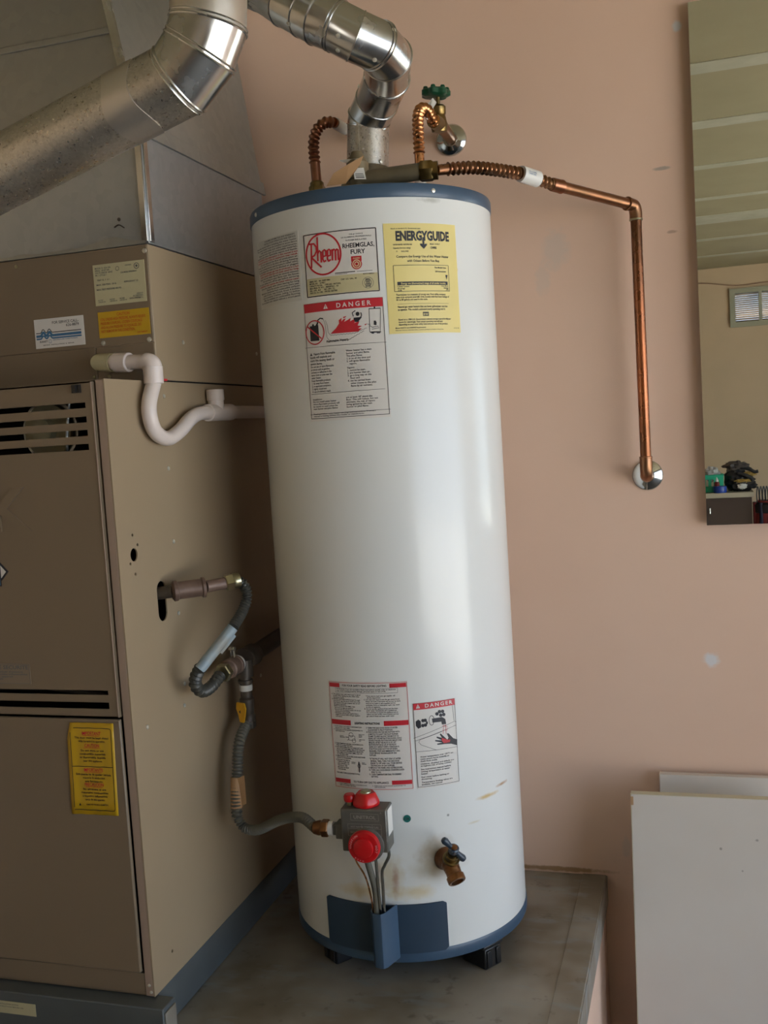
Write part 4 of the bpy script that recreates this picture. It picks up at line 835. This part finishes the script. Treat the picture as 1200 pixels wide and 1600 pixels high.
for i in (3,6,8): # double beads
    pls = planes(vpts); d = (pls[i][0]+pls[i][1]).normalized()
    MB().tube(section_ring(vpts[i]+d*.006, *pls[i], vr[i]+.0003, 48), .0009, 6, closed=True).build('seam_bead', 'shiny', vp)
MB().box((H0[0]-.004,H0[1]-.0415,2.006),(H0[0]-.0005,H0[1]-.0398,2.083)).build('lap_seam', 'duct', vp)
for px in ((-0.5489, 1.66, 2.1207),(-0.4823, 1.68, 2.0958),(-0.4685, 1.71, 2.156),(-0.5363, 1.645, 2.1454),(-0.5679, 1.86, 2.134),(-0.5387, 1.9, 2.0063),(-0.6299, 1.66, 2.1837)):
    # sheet-metal screws, pushed on to the pipe wall
    q = V(px); best = None
    for i in range(len(vpts)-1):
        a, b = vpts[i], vpts[i+1]; t = max(0, min(1, (q-a).dot(b-a)/(b-a).length_squared)); c = a.lerp(b, t)
        if best is None or (q-c).length < (q-best).length: best = c
    nn = (q-best).normalized(); screw(vp, best+nn*.0415, nn, .0040)
# crimped male end and the darker pipe it enters
a, b = vpts[-1], V((-0.7478, 1.75, 2.3166)); d = (b-a).normalized(); x_, y_ = frame(d); R_ = []
L_ = (b-a).length
for j in range(9):
    h_ = L_*.45*j/8; amp = .0022*min(1, j/3); r_ = .0395-.0010*j/8*3
    R_.append([a+d*h_+(x_*math.cos(2*PI*k/120)+y_*math.sin(2*PI*k/120))*(r_-amp*(.5+.5*math.cos(24*2*PI*k/120))) for k in range(120)])
MB().rings(R_).build('crimped_end', 'shiny', vp)
MB().tube([a+d*L_*.33, a+d*L_*.40, a+d*L_*1.25, V((-.70,1.50,2.44))], [.0372,.0385,.0385,.0385], 40).build('receiving_pipe', 'galvd', vp)

# ================================================================ big flue duct in front of the plenum
fd = thing('flue_duct', 'large round galvanised flue duct crossing diagonally in front of the plenum', 'duct', (-1.1, 1.36, 2.0))
FD = 1.40
f0 = V((-1.2134, 1.4, 1.8787)); f0 = V((-0.7015, 1.4, 2.0293)).lerp(f0, (V((-0.7015, 1.4, 2.0293)).x+1.745)/(V((-0.7015, 1.4, 2.0293)).x-f0.x)); f2 = V((-0.7015, 1.4, 2.0293)); f3 = V((-0.6676, 1.4, 2.062)); f4 = V((-0.6504, 1.4, 2.0959)); f5 = V((-0.6434, 1.4, 2.1669)); f6 = V((-0.6359, 1.4, 2.3061))
fR = .0535
P_ = [f0, f2, f3, f4, f5]
gored(fd, P_, [fR*.985,fR*1.0,fR*1.03,fR*1.04,fR*1.04], ['duct','shiny','shiny','foil'], ['duct_section','elbow_gore','elbow_gore','taped_collar'], .0018)
f1 = f2
MB().tube([f5+V((0,0,-.004)), V((f5.x, f5.y, 2.478))], fR*1.0, 40).build('duct_section', 'duct', fd)
pls = planes(P_)
for i, off in ((1,-.007),(2,.006),(3,.006)):
    d = (pls[i][0]+pls[i][1]).normalized(); MB().tube(section_ring(P_[i]+d*off, *pls[i], fR*(1.0 if i == 1 else 1.035)+.0003, 48), .0014, 6, closed=True).build('seam_bead', 'shiny', fd)
# foil tape wrapped round the joint
d = (f1-f0).normalized(); a = f1-d*.105; x_, y_ = frame(d)
MB().rings([[a+d*(.050*j+.006*math.sin(3*2*PI*k/48+j))+(x_*math.cos(2*PI*k/48)+y_*math.sin(2*PI*k/48))*(fR*1.0+.0010) for k in range(48)] for j in (0,1)]).build('foil_tape_band', 'foil', fd)

# ================================================================ PVC condensate drain
pv = thing('condensate_drain', 'white plastic condensate pipe with trap and open tee on the furnace side', 'pipe', (-.90, 1.7, 1.5))
PXp = -.8985; pr_ = .0133
a0 = V((-1.0079, 1.64, 1.6504)); 
s0 = V((-1.0141, 1.651, 1.6513))
q1 = V((s0.x+.004, 1.625, s0.z)); q2 = V((PXp, 1.606, 1.6431)); q3 = V((PXp, 1.600, 1.6044))
MB().tube([s0, q1, q1.lerp(q2,.22)], .0165, 24).build('wall_elbow', 'cream', pv)
MB().tube([q1.lerp(q2,.1), q1.lerp(q2,.9)], pr_, 20).build('pipe_length', 'pvc', pv)
MB().lathe([(.0160,0),(.0172,.001),(.0172,.031),(.0160,.032)], q1.lerp(q2,.28), q2-q1, 24).build('coupling', 'pvc', pv)
c_ = q2; e1 = (q1-q2).normalized()
MB().tube(crv([c_+e1*.014, c_+e1*.006+V((0,0,-.001)), c_+V((0,0,-.006)), c_+V((0,-.001,-.016))]), .0160, 20).build('elbow', 'pvc', pv)
MB().lathe([(.0160,0),(.0172,.001),(.0172,.030),(.0160,.031)], c_+V((0,0,-.007)), V((0,0,-1)), 24).build('coupling', 'pvc', pv)
trap = crv([c_+V((0,0,-.035)), V((-0.8985, 1.584, 1.5713)), V((-0.8985, 1.584, 1.5437)), V((-0.8985, 1.6001, 1.5202)), V((-0.8985, 1.6394, 1.5091)), V((-0.8985, 1.6868, 1.5219)), V((-0.8985, 1.7328, 1.5437)), V((-0.8985, 1.7707, 1.5532)), V((-0.8985, 1.8086, 1.5543))], 8)
MB().tube(trap, pr_, 20).build('trap_bend', 'pvc', pv)
t0 = V((-0.8985, 1.8031, 1.5544)); t1 = V((-0.8985, 1.9065, 1.5555)); t2 = V((PXp, 2.18, t1.z)); tm = V((-0.8985, 1.8431, 1.5606))
MB().lathe([(.0150,0),(.0166,.001),(.0166,(t1-t0).length)], t0, t1-t0, 24).build('tee', 'pvc', pv)
m = MB().tube([tm, tm+V((0,0,.026))], .0155, 24, cap=False).lathe([(.0165,.018),(.0172,.019),(.0172,.038),(.0165,.039),(.0135,.039),(.0130,.02),(.001,.02)], tm, ax, 24).build('tee_stub', 'pvc', pv)
MB().tube([t1, t2], pr_, 20).build('pipe_length', 'pvc', pv)

# ================================================================ gas piping
gp = thing('gas_pipe', 'black iron gas pipe with tee running between furnace and heater', 'pipe', (-.868, 1.95, 1.07))
gx = -.868
g0 = V((gx, 2.232, 1.082)); g1 = V((-0.868, 1.8538, 1.0662)); g2 = V((-0.868, 1.7931, 1.065)); g3 = V((-0.868, 1.7104, 1.0616))
MB().tube([g0, g1], .0170, 20).build('pipe_length', 'iron', gp)
m = MB().lathe([(.0215,0),(.0225,.003),(.0205,.006),(.0205,.040),(.0225,.043),(.0215,.046)], g1+(g1-g2).normalized()*.012, (g2-g1), 24); m.tube([g1.lerp(g2,.55), g1.lerp(g2,.55)+V((0,0,-.034))], .0170, 20).build('tee', 'iron', gp)
gd = (g3-g2).normalized()
m = MB().lathe([(.0165,0),(.0165,.010),(.0190,.011),(.0190,.016),(.0175,.018),(.0175,.032),(.0190,.034),(.0190,.044),(.0165,.046),(.0165,.058)], g2, gd, 24).build('reducer', 'rediron', gp)
m = MB(); hexnut(m, g2+gd*.057, g2+gd*.074, .0180); m.build('union_nut', 'zinc', gp)
MB().lathe([(.0168,0),(.0172,.002),(.0172,.006),(.0168,.008)], g2+gd*.002, gd, 20).build('thread_tape', 'tag', gp)
MB().tube([g2+gd*.02+V((0,0,.017)), g2+gd*.02+V((0,0,.032))], .0055, 10).lathe([(.007,0),(.008,.004),(.006,.008)], g2+gd*.02+V((0,0,.030)), ax, 10).build('bleed_plug', 'chrome', gp)
gt = g1.lerp(g2,.55)
dn = MB().tube([gt+V((0,0,-.03)), gt+V((0,0,-.075))], .0115, 18).lathe([(.0150,-.046),(.0150,-.040)], gt, ax, 18).build('drop_nipple', 'iron', gp)
MB().lathe([(.0125,0),(.0132,.002),(.0132,.010),(.0125,.012)], gt+V((0,0,-.062)), ax, 18).build('thread_tape', 'tag', gp)
# stub out of the furnace
gs = thing('furnace_gas_inlet', 'red-brown gas inlet stub coming out of the oval furnace hole', 'pipe', (FX, 1.607, 1.22))
h0 = V((FX-.10, 1.600, 1.226)); h1 = V((-.893,1.608,1.2387)); h2 = V((-0.848, 1.6423, 1.2401)); h3 = V((-0.826, 1.6781, 1.2409)); h4 = V((-0.806, 1.6959, 1.2436))
MB().tube([h0, h1], .0115, 18).build('nipple', 'iron', gs)
m = MB(); dd = (h2-h1).normalized(); L_ = (h2-h1).length
m.lathe([(.0120,-.004),(.0185,0),(.0185,.006),(.0160,.008),(.0160,L_-.008),(.0185,L_-.006),(.0185,L_-.001),(.0125,L_)], h1, dd, 24).build('elbow_fitting', 'rediron', gs)
MB().tube([h2, h3], .0110, 18).build('nipple', 'rediron', gs)
m = MB(); hexnut(m, h3, h3.lerp(h4,.55), .0160); m.lathe([(.0135,0),(.0150,.004),(.0135,(h4-h3).length*.5)], h3.lerp(h4,.5), h4-h3, 18).build('union_nut', 'zinc', gs)
# flexible connector to the furnace
fc = thing('flexible_gas_connector', 'black ribbed gas hose with pale blue sleeve looping beside the furnace', 'hose', (-.83, 1.68, 1.1))
F1 = [h3.lerp(h4,.85), V((-0.8, 1.7006, 1.2333)), V((-0.798, 1.7064, 1.2109)), V((-0.8, 1.687, 1.1871)), V((-0.805, 1.6529, 1.1645))]
F2 = [V((-0.805, 1.6529, 1.1645)), V((-0.855, 1.61, 1.0973))]
F3 = [V((-0.8535, 1.61, 1.0996)), V((-0.8675, 1.617, 1.0815)), V((-0.8736, 1.626, 1.0639)), V((-0.8718, 1.645, 1.0483)), V((-0.8713, 1.68, 1.0475)), g2+gd*.076]
flexhose(F1, .0086, .0017, .0062).build('upper_hose', 'flexb', fc)
MB().tube(F2, .0102, 20).build('blue_sleeve', 'sleeve', fc)
a, b = F2; dd = (b-a).normalized()
MB().box((0,0,0),(1,1,1), lambda p: a.lerp(b,.15+.42*p.x)+V((.0085,.006,-.004))+V((.001,.006,-.004))*p.y+V((0,.0006,.0006))*p.z).build('sleeve_flap', 'sleeve', fc)
flexhose(F3, .0096, .0024, .0100).build('lower_hose', 'flexb', fc)
# shut-off valve with yellow handle
gvv = thing('gas_shutoff_valve', 'small gas cock with flat yellow handle below the pipe tee', 'valve', gt+V((0,0,-.11)))
MB().lathe([(.0125,0),(.0150,.003),(.0150,.012),(.0125,.016),(.0135,.024),(.0150,.034),(.0150,.046),(.0120,.050)], gt+V((0,0,-.125)), ax, 20).build('valve_body', 'iron', gvv)
yh = gt+V((-.004,-.0160,-.098))
MB().plate([(-.011,.016),(.010,.017),(.013,.006),(.010,-.008),(.006,-.022),(-.005,-.022),(-.008,-.008),(-.013,.004)], [], lambda u,v,h_: yh+V((u+.001,-.004+h_-.5*u,v)), .005).build('yellow_handle', 'valvey', gvv, bevel=.001)
MB().lathe([(.003,0),(.003,.0055)], yh+V((0,-.003,-.001)), (0,-1,0), 10).build('handle_bolt', 'ink', gvv)
# flexible connector to the heater
vb = GF(V((-.064,.2835,.8045))); ux = (GF(V((-1,0,0)))-GF(V((0,0,0)))).normalized()
hg = thing('heater_gas_connector', 'grey ribbed gas hose with paper tag dropping then curving to the heater control', 'hose', (-.86, 1.74, .8))
m = MB().lathe([(.0125,0),(.0125,.008)], vb, ux, 18).build('thread_tape', 'tag', hg)
m = MB(); hexnut(m, vb+ux*.008, vb+ux*.022, .0155); m.lathe([(.0125,.022),(.0135,.026),(.0110,.036)], vb, ux, 18); m.build('flare_nut', 'bronze', hg)
gxf = gt.x+.0
G = [gt+V((0,0,-.122)), V((-0.868, 1.7727, 0.9128)), V((-0.868, 1.7551, 0.8614)), V((-0.868, 1.7404, 0.8096)), V((-0.866, 1.7363, 0.7771)), V((-0.8509, 1.735, 0.7569)), V((-0.8169, 1.725, 0.7603)), V((-0.7608, 1.7, 0.7919)), V((-0.7067, 1.67, 0.8114)), vb+ux*.034]
m = MB(); hexnut(m, G[0], G[0]+V((0,0,-.016)), .0150); m.build('flare_nut', 'iron', hg)
flexhose(G[:5], .0098, .0016, .0065).build('upper_hose', 'flex', hg)
flexhose(G[4:], .0085, .0015, .0062).build('lower_hose', 'flex', hg)
tg0 = V((-0.868, 1.7505, 0.8516)); tg1 = V((-0.868, 1.7406, 0.7943))
MB().tube([tg0, tg1], .0120, 16).build('paper_wrap', 'kraft', hg)
MB().box((0,0,0),(1,1,1), lambda p: V((tg0.x+.004+.018*p.x, tg0.y-.010-.002*p.x+.0006*p.y, tg1.z+.010*p.x+(tg0.z-tg1.z-.002*p.x)*p.z))).build('tag_flap', 'kraft', hg)

# ================================================================ copper water lines
hl = thing('hot_water_line', 'ribbed red-brown copper connector arching behind the vent pipe', 'pipe', hn)
m = MB(); hexnut(m, hn+V((0,0,.040)), hn+V((0,0,.062)), .0165); m.lathe([(.0145,.034),(.0150,.040),(.0135,.068),(.0110,.071)], hn, ax, 20); m.build('union_nut', 'brass', hl)
HP = [hn+V((0,0,.070)), V((-0.6909, 1.932, 2.0291)), V((-0.6918, 1.934, 2.0652)), V((-0.6848, 1.938, 2.0909)), V((-0.6706, 1.946, 2.1056)), V((-0.6568, 1.96, 2.1085))]
MB().tube([HP[0], HP[1]], .0098, 18).build('plain_cuff', 'copperr', hl)
flexhose(HP[1:], .0100, .0017, .0098, 18).build('ribbed_hose', 'copperr', hl)
e0 = HP[-1]; e1 = V((-0.6507, 2.02, 2.1082)); e2 = V((-0.684, 2.236, 2.1528))
MB().tube([e0, e1, e2], .0098, 18).build('straight_end', 'copperr', hl)
MB().tube([e0.lerp(e1,.1), e0.lerp(e1,.92)], .0108, 18).build('white_tag', 'tag', hl)
# cold line
vb0 = V((-0.482, 2.233, 2.117)); vb1 = V((-0.4731, 2.085, 2.1161)); vb2 = V((-0.4718, 2.08, 2.1625))
cl = thing('cold_water_line', 'ribbed bright copper connector arching down to the heater top', 'pipe', cn)
CP = [V((-0.4733, 2.045, 2.1031)), V((-0.4767, 2.03, 2.1133)), V((-0.4803, 2.01, 2.1207)), V((-0.487, 1.99, 2.1162)), V((-0.4895, 1.975, 2.0944)), V((-0.4883, 1.967, 2.0584)), V((-0.4884, 1.965, 2.0266))]
flexhose(CP, .0102, .0015, .0092, 18).build('ribbed_hose', 'copper', cl)
MB().tube([CP[-1], cn+V((0,0,.055))], .0094, 18).build('plain_cuff', 'copper', cl)
# stop valve on the wall
sv = thing('stop_valve', 'brass wall stop valve with green wheel handle and chrome flange', 'valve', vb0)
MB().lathe([(.0340,0),(.0340,.003),(.0325,.0055),(.0240,.0095),(.0165,.0125),(.0155,.016),(.012,.016)], V((vb0.x,2.2345,vb0.z)), (0,-1,0), 40).build('wall_flange', 'chrome', sv)
MB().tube([vb0, vb0.lerp(vb1,.85)], [.0125,.0130], 20).build('inlet', 'bronze', sv)
MB().lathe([(.0150,-.020),(.0165,-.014),(.0165,-.004),(.0145,.006),(.0130,.012),(.0145,.014),(.0150,.028),(.0120,.031),(.0110,.032)], vb1, vb2-vb1, 24).build('bonnet', 'brass', sv)
MB().tube([vb1+V((0,0,-.006)), CP[0].lerp(CP[1],.3)], [.0150,.0140], 20).build('outlet', 'brass', sv)
MB().tube([vb1, vb2+V((0,0,.012))], .0042, 12).build('stem', 'brass', sv)
hw = vb2+V((-.004,0,.008)); tl = V((.06,.0,1)).normalized(); x_, y_ = frame(tl); nn_ = 60
wheel = []
for h_, s_ in ((-.0075,.80),(-.0045,1),(.004,1),(.0075,.86),(.0085,.5)):
    wheel.append([hw+tl*h_+(x_*math.cos(2*PI*k/nn_)+y_*math.sin(2*PI*k/nn_))*.0275*s_*(1+.10*math.cos(7*2*PI*k/nn_)) for k in range(nn_)])
m = MB().rings(wheel)
for k in range(7): a_ = 2*PI*k/7; m.lathe([(.0045,0),(.0055,.004),(.004,.008),(.001,.009)], hw+tl*.003+(x_*math.cos(a_)+y_*math.sin(a_))*.0225, tl, 8)
m.build('wheel_handle', 'green', sv)
ct = MB(); tp = [V((-0.4766, 2.055, 2.1549)),V((-0.4693, 2.055, 2.1451)),V((-0.4741, 2.045, 2.1331)),V((-0.4714, 2.035, 2.1151)),V((-0.4773, 2.03, 2.1035)),V((-0.4838, 2.02, 2.1055)),V((-0.4809, 2.04, 2.1302)),V((-0.4852, 2.05, 2.1448))]
ct.add(tp+[q+V((.0002,.0006,0)) for q in tp], [tuple(range(8)),tuple(range(15,7,-1))]+[(i,(i+1)%8,8+(i+1)%8,8+i) for i in range(8)])
ct = ct.build('hang_tag', 'tag', loc=tp[0], smooth=False); tag(ct, 'small white waisted tag hanging below the green wheel handle', 'tag')
# discharge line of the relief valve
dlx = thing('discharge_pipe', 'copper discharge pipe, ribbed then plain, running right and down to the wall', 'pipe', (-.1, 2.185, 1.9))
DP = [rv2+(rv1-rv2)*.1, V((-0.4059, 1.84, 1.9591)), V((-0.3652, 1.87, 1.9627)), V((-0.3257, 1.91, 1.9618)), V((-0.2937, 1.945, 1.9594))]
MB().tube([DP[0], DP[1]], .0095, 18).build('plain_cuff', 'copperd', dlx)
flexhose(DP[1:], .0105, .0019, .0100, 18).build('ribbed_hose', 'copperd', dlx)
w0 = DP[-1]; w1 = V((-0.2629, 1.985, 1.9522)); w2 = V((-0.2429, 2.005, 1.9455))
flexhose([w0, w1, w2], .0100, .0018, .0100, 18).build('ribbed_hose', 'copperd', dlx)
tgw = MB().tube([w0.lerp(w1,.05), w0.lerp(w1,.90)], .0150, 20).build('white_tag', 'tag', dlx)
dd = (w1-w0).normalized(); nn2 = V((0,-1,0)); nn2 = (nn2-dd*nn2.dot(dd)).normalized(); uu = nn2.cross(dd)*-1
if uu.z < 0: uu = -uu
p = Print(lambda u,v,h_: w0+dd*u+uu*(.0152*math.sin(v/.0152))+nn2*(.0152*math.cos(v/.0152)+h_),1,1,['teal'],.0004)
p.text('5/8 x 12 COPPER\nWATER CONN.', .010, .008, 0, 'teal', w=.019, H=.007); p.finish(tgw, 'printing')
el = V((-.0985, 2.185, 1.9218)); el1 = w2; dx = (el-el1).normalized()
MB().tube([el1-dx*.004, el-dx*.012], .0108, 20).build('straight_pipe', 'copperd', dlx)
MB().lathe([(.0122,0),(.0128,.002),(.0128,.022),(.0135,.023),(.0135,.026),(.012,.027)], el1, dx, 20).build('sleeve_joint', 'copperr', dlx)
bt_ = V((-.0985, 2.185, 1.3825))
MB().tube([el-dx*.026]+crv([el-dx*.014, el-dx*.004+V((0,0,-.002)), el+V((0,0,-.014)), el+V((0,0,-.026))],6), .0128, 20).lathe([(.0128,0),(.0142,.001),(.0142,.003),(.0128,.004)], el-dx*.026, dx, 20).build('elbow', 'copperd', dlx)
MB().lathe([(.0128,0),(.0136,.001),(.0136,.003),(.0128,.004)], el+V((0,0,-.026)), V((0,0,-1)), 20).build('solder_ring', 'zinc', dlx)
MB().tube([el+V((0,0,-.02)), bt_+V((0,0,.022))], .0110, 20).build('down_pipe', 'dcopper', dlx)
MB().tube(crv([bt_+V((0,0,.028)), bt_+V((0,0,.010)), bt_+V((0,.004,-.004)), bt_+V((0,.018,-.012)), bt_+V((0,.048,-.012))],6), .0127, 20).lathe([(.0125,0),(.0133,.001),(.0133,.003),(.0125,.004)], bt_+V((0,0,.026)), ax, 20).build('elbow', 'copperd', dlx)
MB().lathe([(.0320,0),(.0320,.003),(.0300,.0055),(.0220,.0090),(.0150,.012),(.0145,.016),(.012,.016)], V((bt_.x,2.2345,bt_.z-.012)), (0,-1,0), 40).build('wall_flange', 'chrome', dlx)

# brown card tag and white sticker resting at the relief valve
A = [V((-0.602, 1.735, 1.932)),V((-0.5908, 1.745, 1.9548)),V((-0.5662, 1.76, 1.9714)),V((-0.5427, 1.775, 1.9861)),V((-0.5488, 1.768, 1.9687)),V((-0.5575, 1.755, 1.9515)),V((-0.5696, 1.745, 1.9344))]
m = MB().add(A+[q+V((0,.0012,.0004)) for q in A], [tuple(range(7)),tuple(range(13,6,-1))]+[(i,(i+1)%7,7+(i+1)%7,7+i) for i in range(7)])
kt = m.build('card_tag', 'kraft', loc=A[0], smooth=False); tag(kt, 'brown folded card tag lying on the heater top before the vent', 'tag')
B = [V((-0.5936, 1.79, 1.9874)),V((-0.5853, 1.79, 1.9829)),V((-0.5706, 1.785, 1.9787)),V((-0.5517, 1.78, 1.9829)),V((-0.5785, 1.8, 1.9899))]
MB().add(B+[q+V((0,.001,.0010)) for q in B], [tuple(range(5)),tuple(range(9,4,-1))]+[(i,(i+1)%5,5+(i+1)%5,5+i) for i in range(5)]).build('turned_corner', 'tag', kt, smooth=False)
D = [V((-0.56, 1.765, 1.9639)),V((-0.5426, 1.77, 1.9639)),V((-0.5376, 1.765, 1.9422)),V((-0.5573, 1.76, 1.9437))]
m = MB().add(D+[q+V((0,.0008,0)) for q in D], [(0,1,2,3),(7,6,5,4),(0,4,5,1),(1,5,6,2),(2,6,7,3),(3,7,4,0)])
wt = m.build('white_tag', 'tag', loc=D[0], smooth=False); tag(wt, 'small white printed tag on the relief valve body beside the card tag', 'tag')
p = Print(lambda u,v,h_: D[3].lerp(D[2],u).lerp(D[0].lerp(D[1],u),v)+V((0,-h_,0)),1,1,['inkg'],.0006); p.rect(.15,.12,.9,.22,'inkg'); p.rect(.12,.3,.9,.36,'inkg'); p.rect(.12,.44,.85,.5,'inkg'); p.finish(wt)

# ================================================================ things behind the camera, seen in the mirror
be = thing('workbench', 'workbench with pale top and dark brown front seen in the mirror', 'bench', (-.2, Y0+.3, 0))
BZ = 0.955; BY = -2.57+-3.19+3.19
MB().box((-1.0,Y0+.01,BZ-.032),(.352,BY,BZ)).build('bench_top', 'benchtop', be, bevel=.002)
MB().box((-.98,Y0+.02,.004),(.340,BY-.03,BZ-.0325)).build('front_panel', 'bench', be, bevel=.002)
MB().tube([(.078,BY-.026,BZ-.13),(.078,BY-.012,BZ-.13),(.078,BY-.012,BZ-.10),(.078,BY-.026,BZ-.10)], .004, 8).build('handle', 'steel', be)
# basket
bk = thing('plastic_basket', 'green slotted plastic basket on the workbench', 'basket', (.08, BY-.16, BZ))
bx0, bx1, by0, by1 = -.06, .168, BY-.24, BY-.085
hl_ = [[(bx0+.018+.034*k, .03),(bx0+.018+.034*k+.016, .03),(bx0+.018+.034*k+.016,.085),(bx0+.018+.034*k,.085)] for k in range(6)]
MB().plate([(bx0,.001),(bx1,.001),(bx1+.004,.115),(bx0-.004,.115)], hl_, lambda u,v,h_: V((u, by1+h_, BZ+v)), .003).build('front_side', 'basket', bk, smooth=False)
MB().plate([(bx0,.001),(bx1,.001),(bx1+.004,.115),(bx0-.004,.115)], hl_, lambda u,v,h_: V((u, by0+h_, BZ+v)), .003).build('rear_side', 'basket', bk, smooth=False)
MB().box((bx0,by0,BZ+.001),(bx0+.003,by1-.0035,BZ+.115)).box((bx1-.003,by0,BZ+.001),(bx1,by1-.0035,BZ+.115)).box((bx0+.003,by0,BZ+.001),(bx1-.003,by1-.0035,BZ+.004)).build('ends', 'basket', bk, smooth=False)
MB().tube([(bx0-.004,by0,BZ+.115),(bx1+.004,by0,BZ+.115),(bx1+.004,by1,BZ+.115),(bx0-.004,by1,BZ+.115)], .004, 8, closed=True).build('rim', 'basket', bk)
def blob(name, c, r, mat, seed, amp=.35, fr=2.4, n=28, floor=None, parent=None):
    R_ = []
    for j in range(1, n//2):
        ph = PI*j/(n//2); ring = []
        for k in range(n):
            t = 2*PI*k/n; d = V((math.sin(ph)*math.cos(t), math.sin(ph)*math.sin(t), math.cos(ph)))
            q = V((d.x*r[0], d.y*r[1], d.z*r[2]))*(1+amp*noise.noise(d*fr+V((seed,0,0)))+amp*.4*noise.noise(d*fr*3+V((seed,5,0))))
            q = V(c)+q
            if floor is not None: q.z = max(q.z, floor)
            ring.append(q)
        R_.append(ring)
    return MB().rings(R_).build(name, mat, parent, loc=None if parent else (c[0],c[1],floor if floor is not None else c[2]))
o = blob('plastic_bag', (.100, BY-.165, BZ+.115), (.048,.045,.05), 'bag', 3, floor=BZ+.06); tag(o, 'grey translucent bag bulging out of the green basket', 'bag')
o = blob('orange_bag', (.010, BY-.165, BZ+.125), (.030,.045,.06), 'orangep', 9, floor=BZ+.06); tag(o, 'orange object poking from the left of the green basket', 'bag')
o = MB().lathe([(.040,0),(.0415,.003),(.0415,.040),(.040,.043),(.030,.043),(.030,.001)], V((.146,BY-.045,BZ+.0005)), ax, 32).build('tape_roll', 'blueb', loc=(.146,BY-.045,BZ)); tag(o, 'blue tape roll at the bench edge before the basket', 'tape')
gb_ = thing('glue_bottle', 'small reddish bottle with white nozzle standing on the blue tape roll', 'bottle', (.128, BY-.045, BZ+.045))
MB().lathe([(.016,0),(.017,.002),(.017,.022),(.010,.028)], V((.128,BY-.045,BZ+.045)), ax, 16).build('bottle_body', 'redm', gb_)
MB().lathe([(.009,0),(.009,.006),(.003,.028),(.001,.030)], V((.128,BY-.045,BZ+.0735)), ax, 12).build('nozzle', 'tag', gb_)
hp_ = thing('cloth_heap', 'heap of crumpled black bags and gloves on the bench right of the basket', 'heap', (.26, BY-.14, BZ))
blob('black_bag', (.252,BY-.15,BZ+.085), (.066,.06,.085), 'cloth', 1, .45, floor=BZ+.001, parent=hp_)
blob('black_fold', (.285,BY-.12,BZ+.05), (.085,.06,.05), 'cloth', 5, .5, 3, floor=BZ+.001, parent=hp_)
blob('grey_fold', (.255,BY-.14,BZ+.165), (.075,.05,.032), 'cloth2', 12, .5, 3, parent=hp_)
blob('tan_glove', (.325,BY-.12,BZ+.11), (.045,.03,.016), 'leather', 15, .5, 3, parent=hp_)
blob('tan_glove', (.29,BY-.075,BZ+.07), (.05,.02,.012), 'leather', 19, .5, 3, parent=hp_)
MB().tube(crv([(.27,BY-.12,BZ+.16),(.33,BY-.11,BZ+.145),(.365,BY-.1,BZ+.125),(.388,BY-.1,BZ+.128)]), [.014]*16+[.011]*40, 10).build('strap', 'cloth', hp_)
MB().tube(crv([(.26,BY-.09,BZ+.12),(.31,BY-.08,BZ+.105),(.345,BY-.08,BZ+.085),(.35,BY-.08,BZ+.06)]), .012, 10).build('strap', 'cloth', hp_)
blob('white_rag', (.285,BY-.055,BZ+.035), (.028,.015,.018), 'tag', 21, .4, floor=BZ+.001, parent=hp_)
# bundle beside the bench
bu = thing('strap_bundle', 'upright bundle with black looped top and maroon and navy strips beside the bench', 'bundle', (.43, BY-.02, 0))
MB().lathe([(.001,.001),(.06,.002),(.075,.10),(.075,BZ-.09),(.06,BZ-.06)], V((.43,BY-.05,0)), ax, 24).build('bundle_body', 'redm', bu)
for k in range(9):
    a_ = 2*PI*k/9; x_, y_ = .43+.077*math.cos(a_), BY-.05+.077*math.sin(a_)
    MB().tube([(x_,y_,.01),(x_,y_,BZ-.07)], .012, 8).build('fabric_strip', 'navy' if k % 2 else 'redm', bu)
for k in range(7):
    x_ = .375+.018*k
    MB().tube(crv([(x_,BY-.02,BZ-.10),(x_-.006,BY-.01,BZ-.03),(x_,BY-.008,BZ+.03),(x_+.007,BY-.01,BZ+.012),(x_+.010,BY-.02,BZ-.06)]), .0038, 8).build('strap_loop', 'black', bu)
MB().lathe([(.062,0),(.082,.01),(.084,.06),(.07,.075)], V((.43,BY-.05,BZ-.145)), ax, 24).build('collar', 'black', bu)
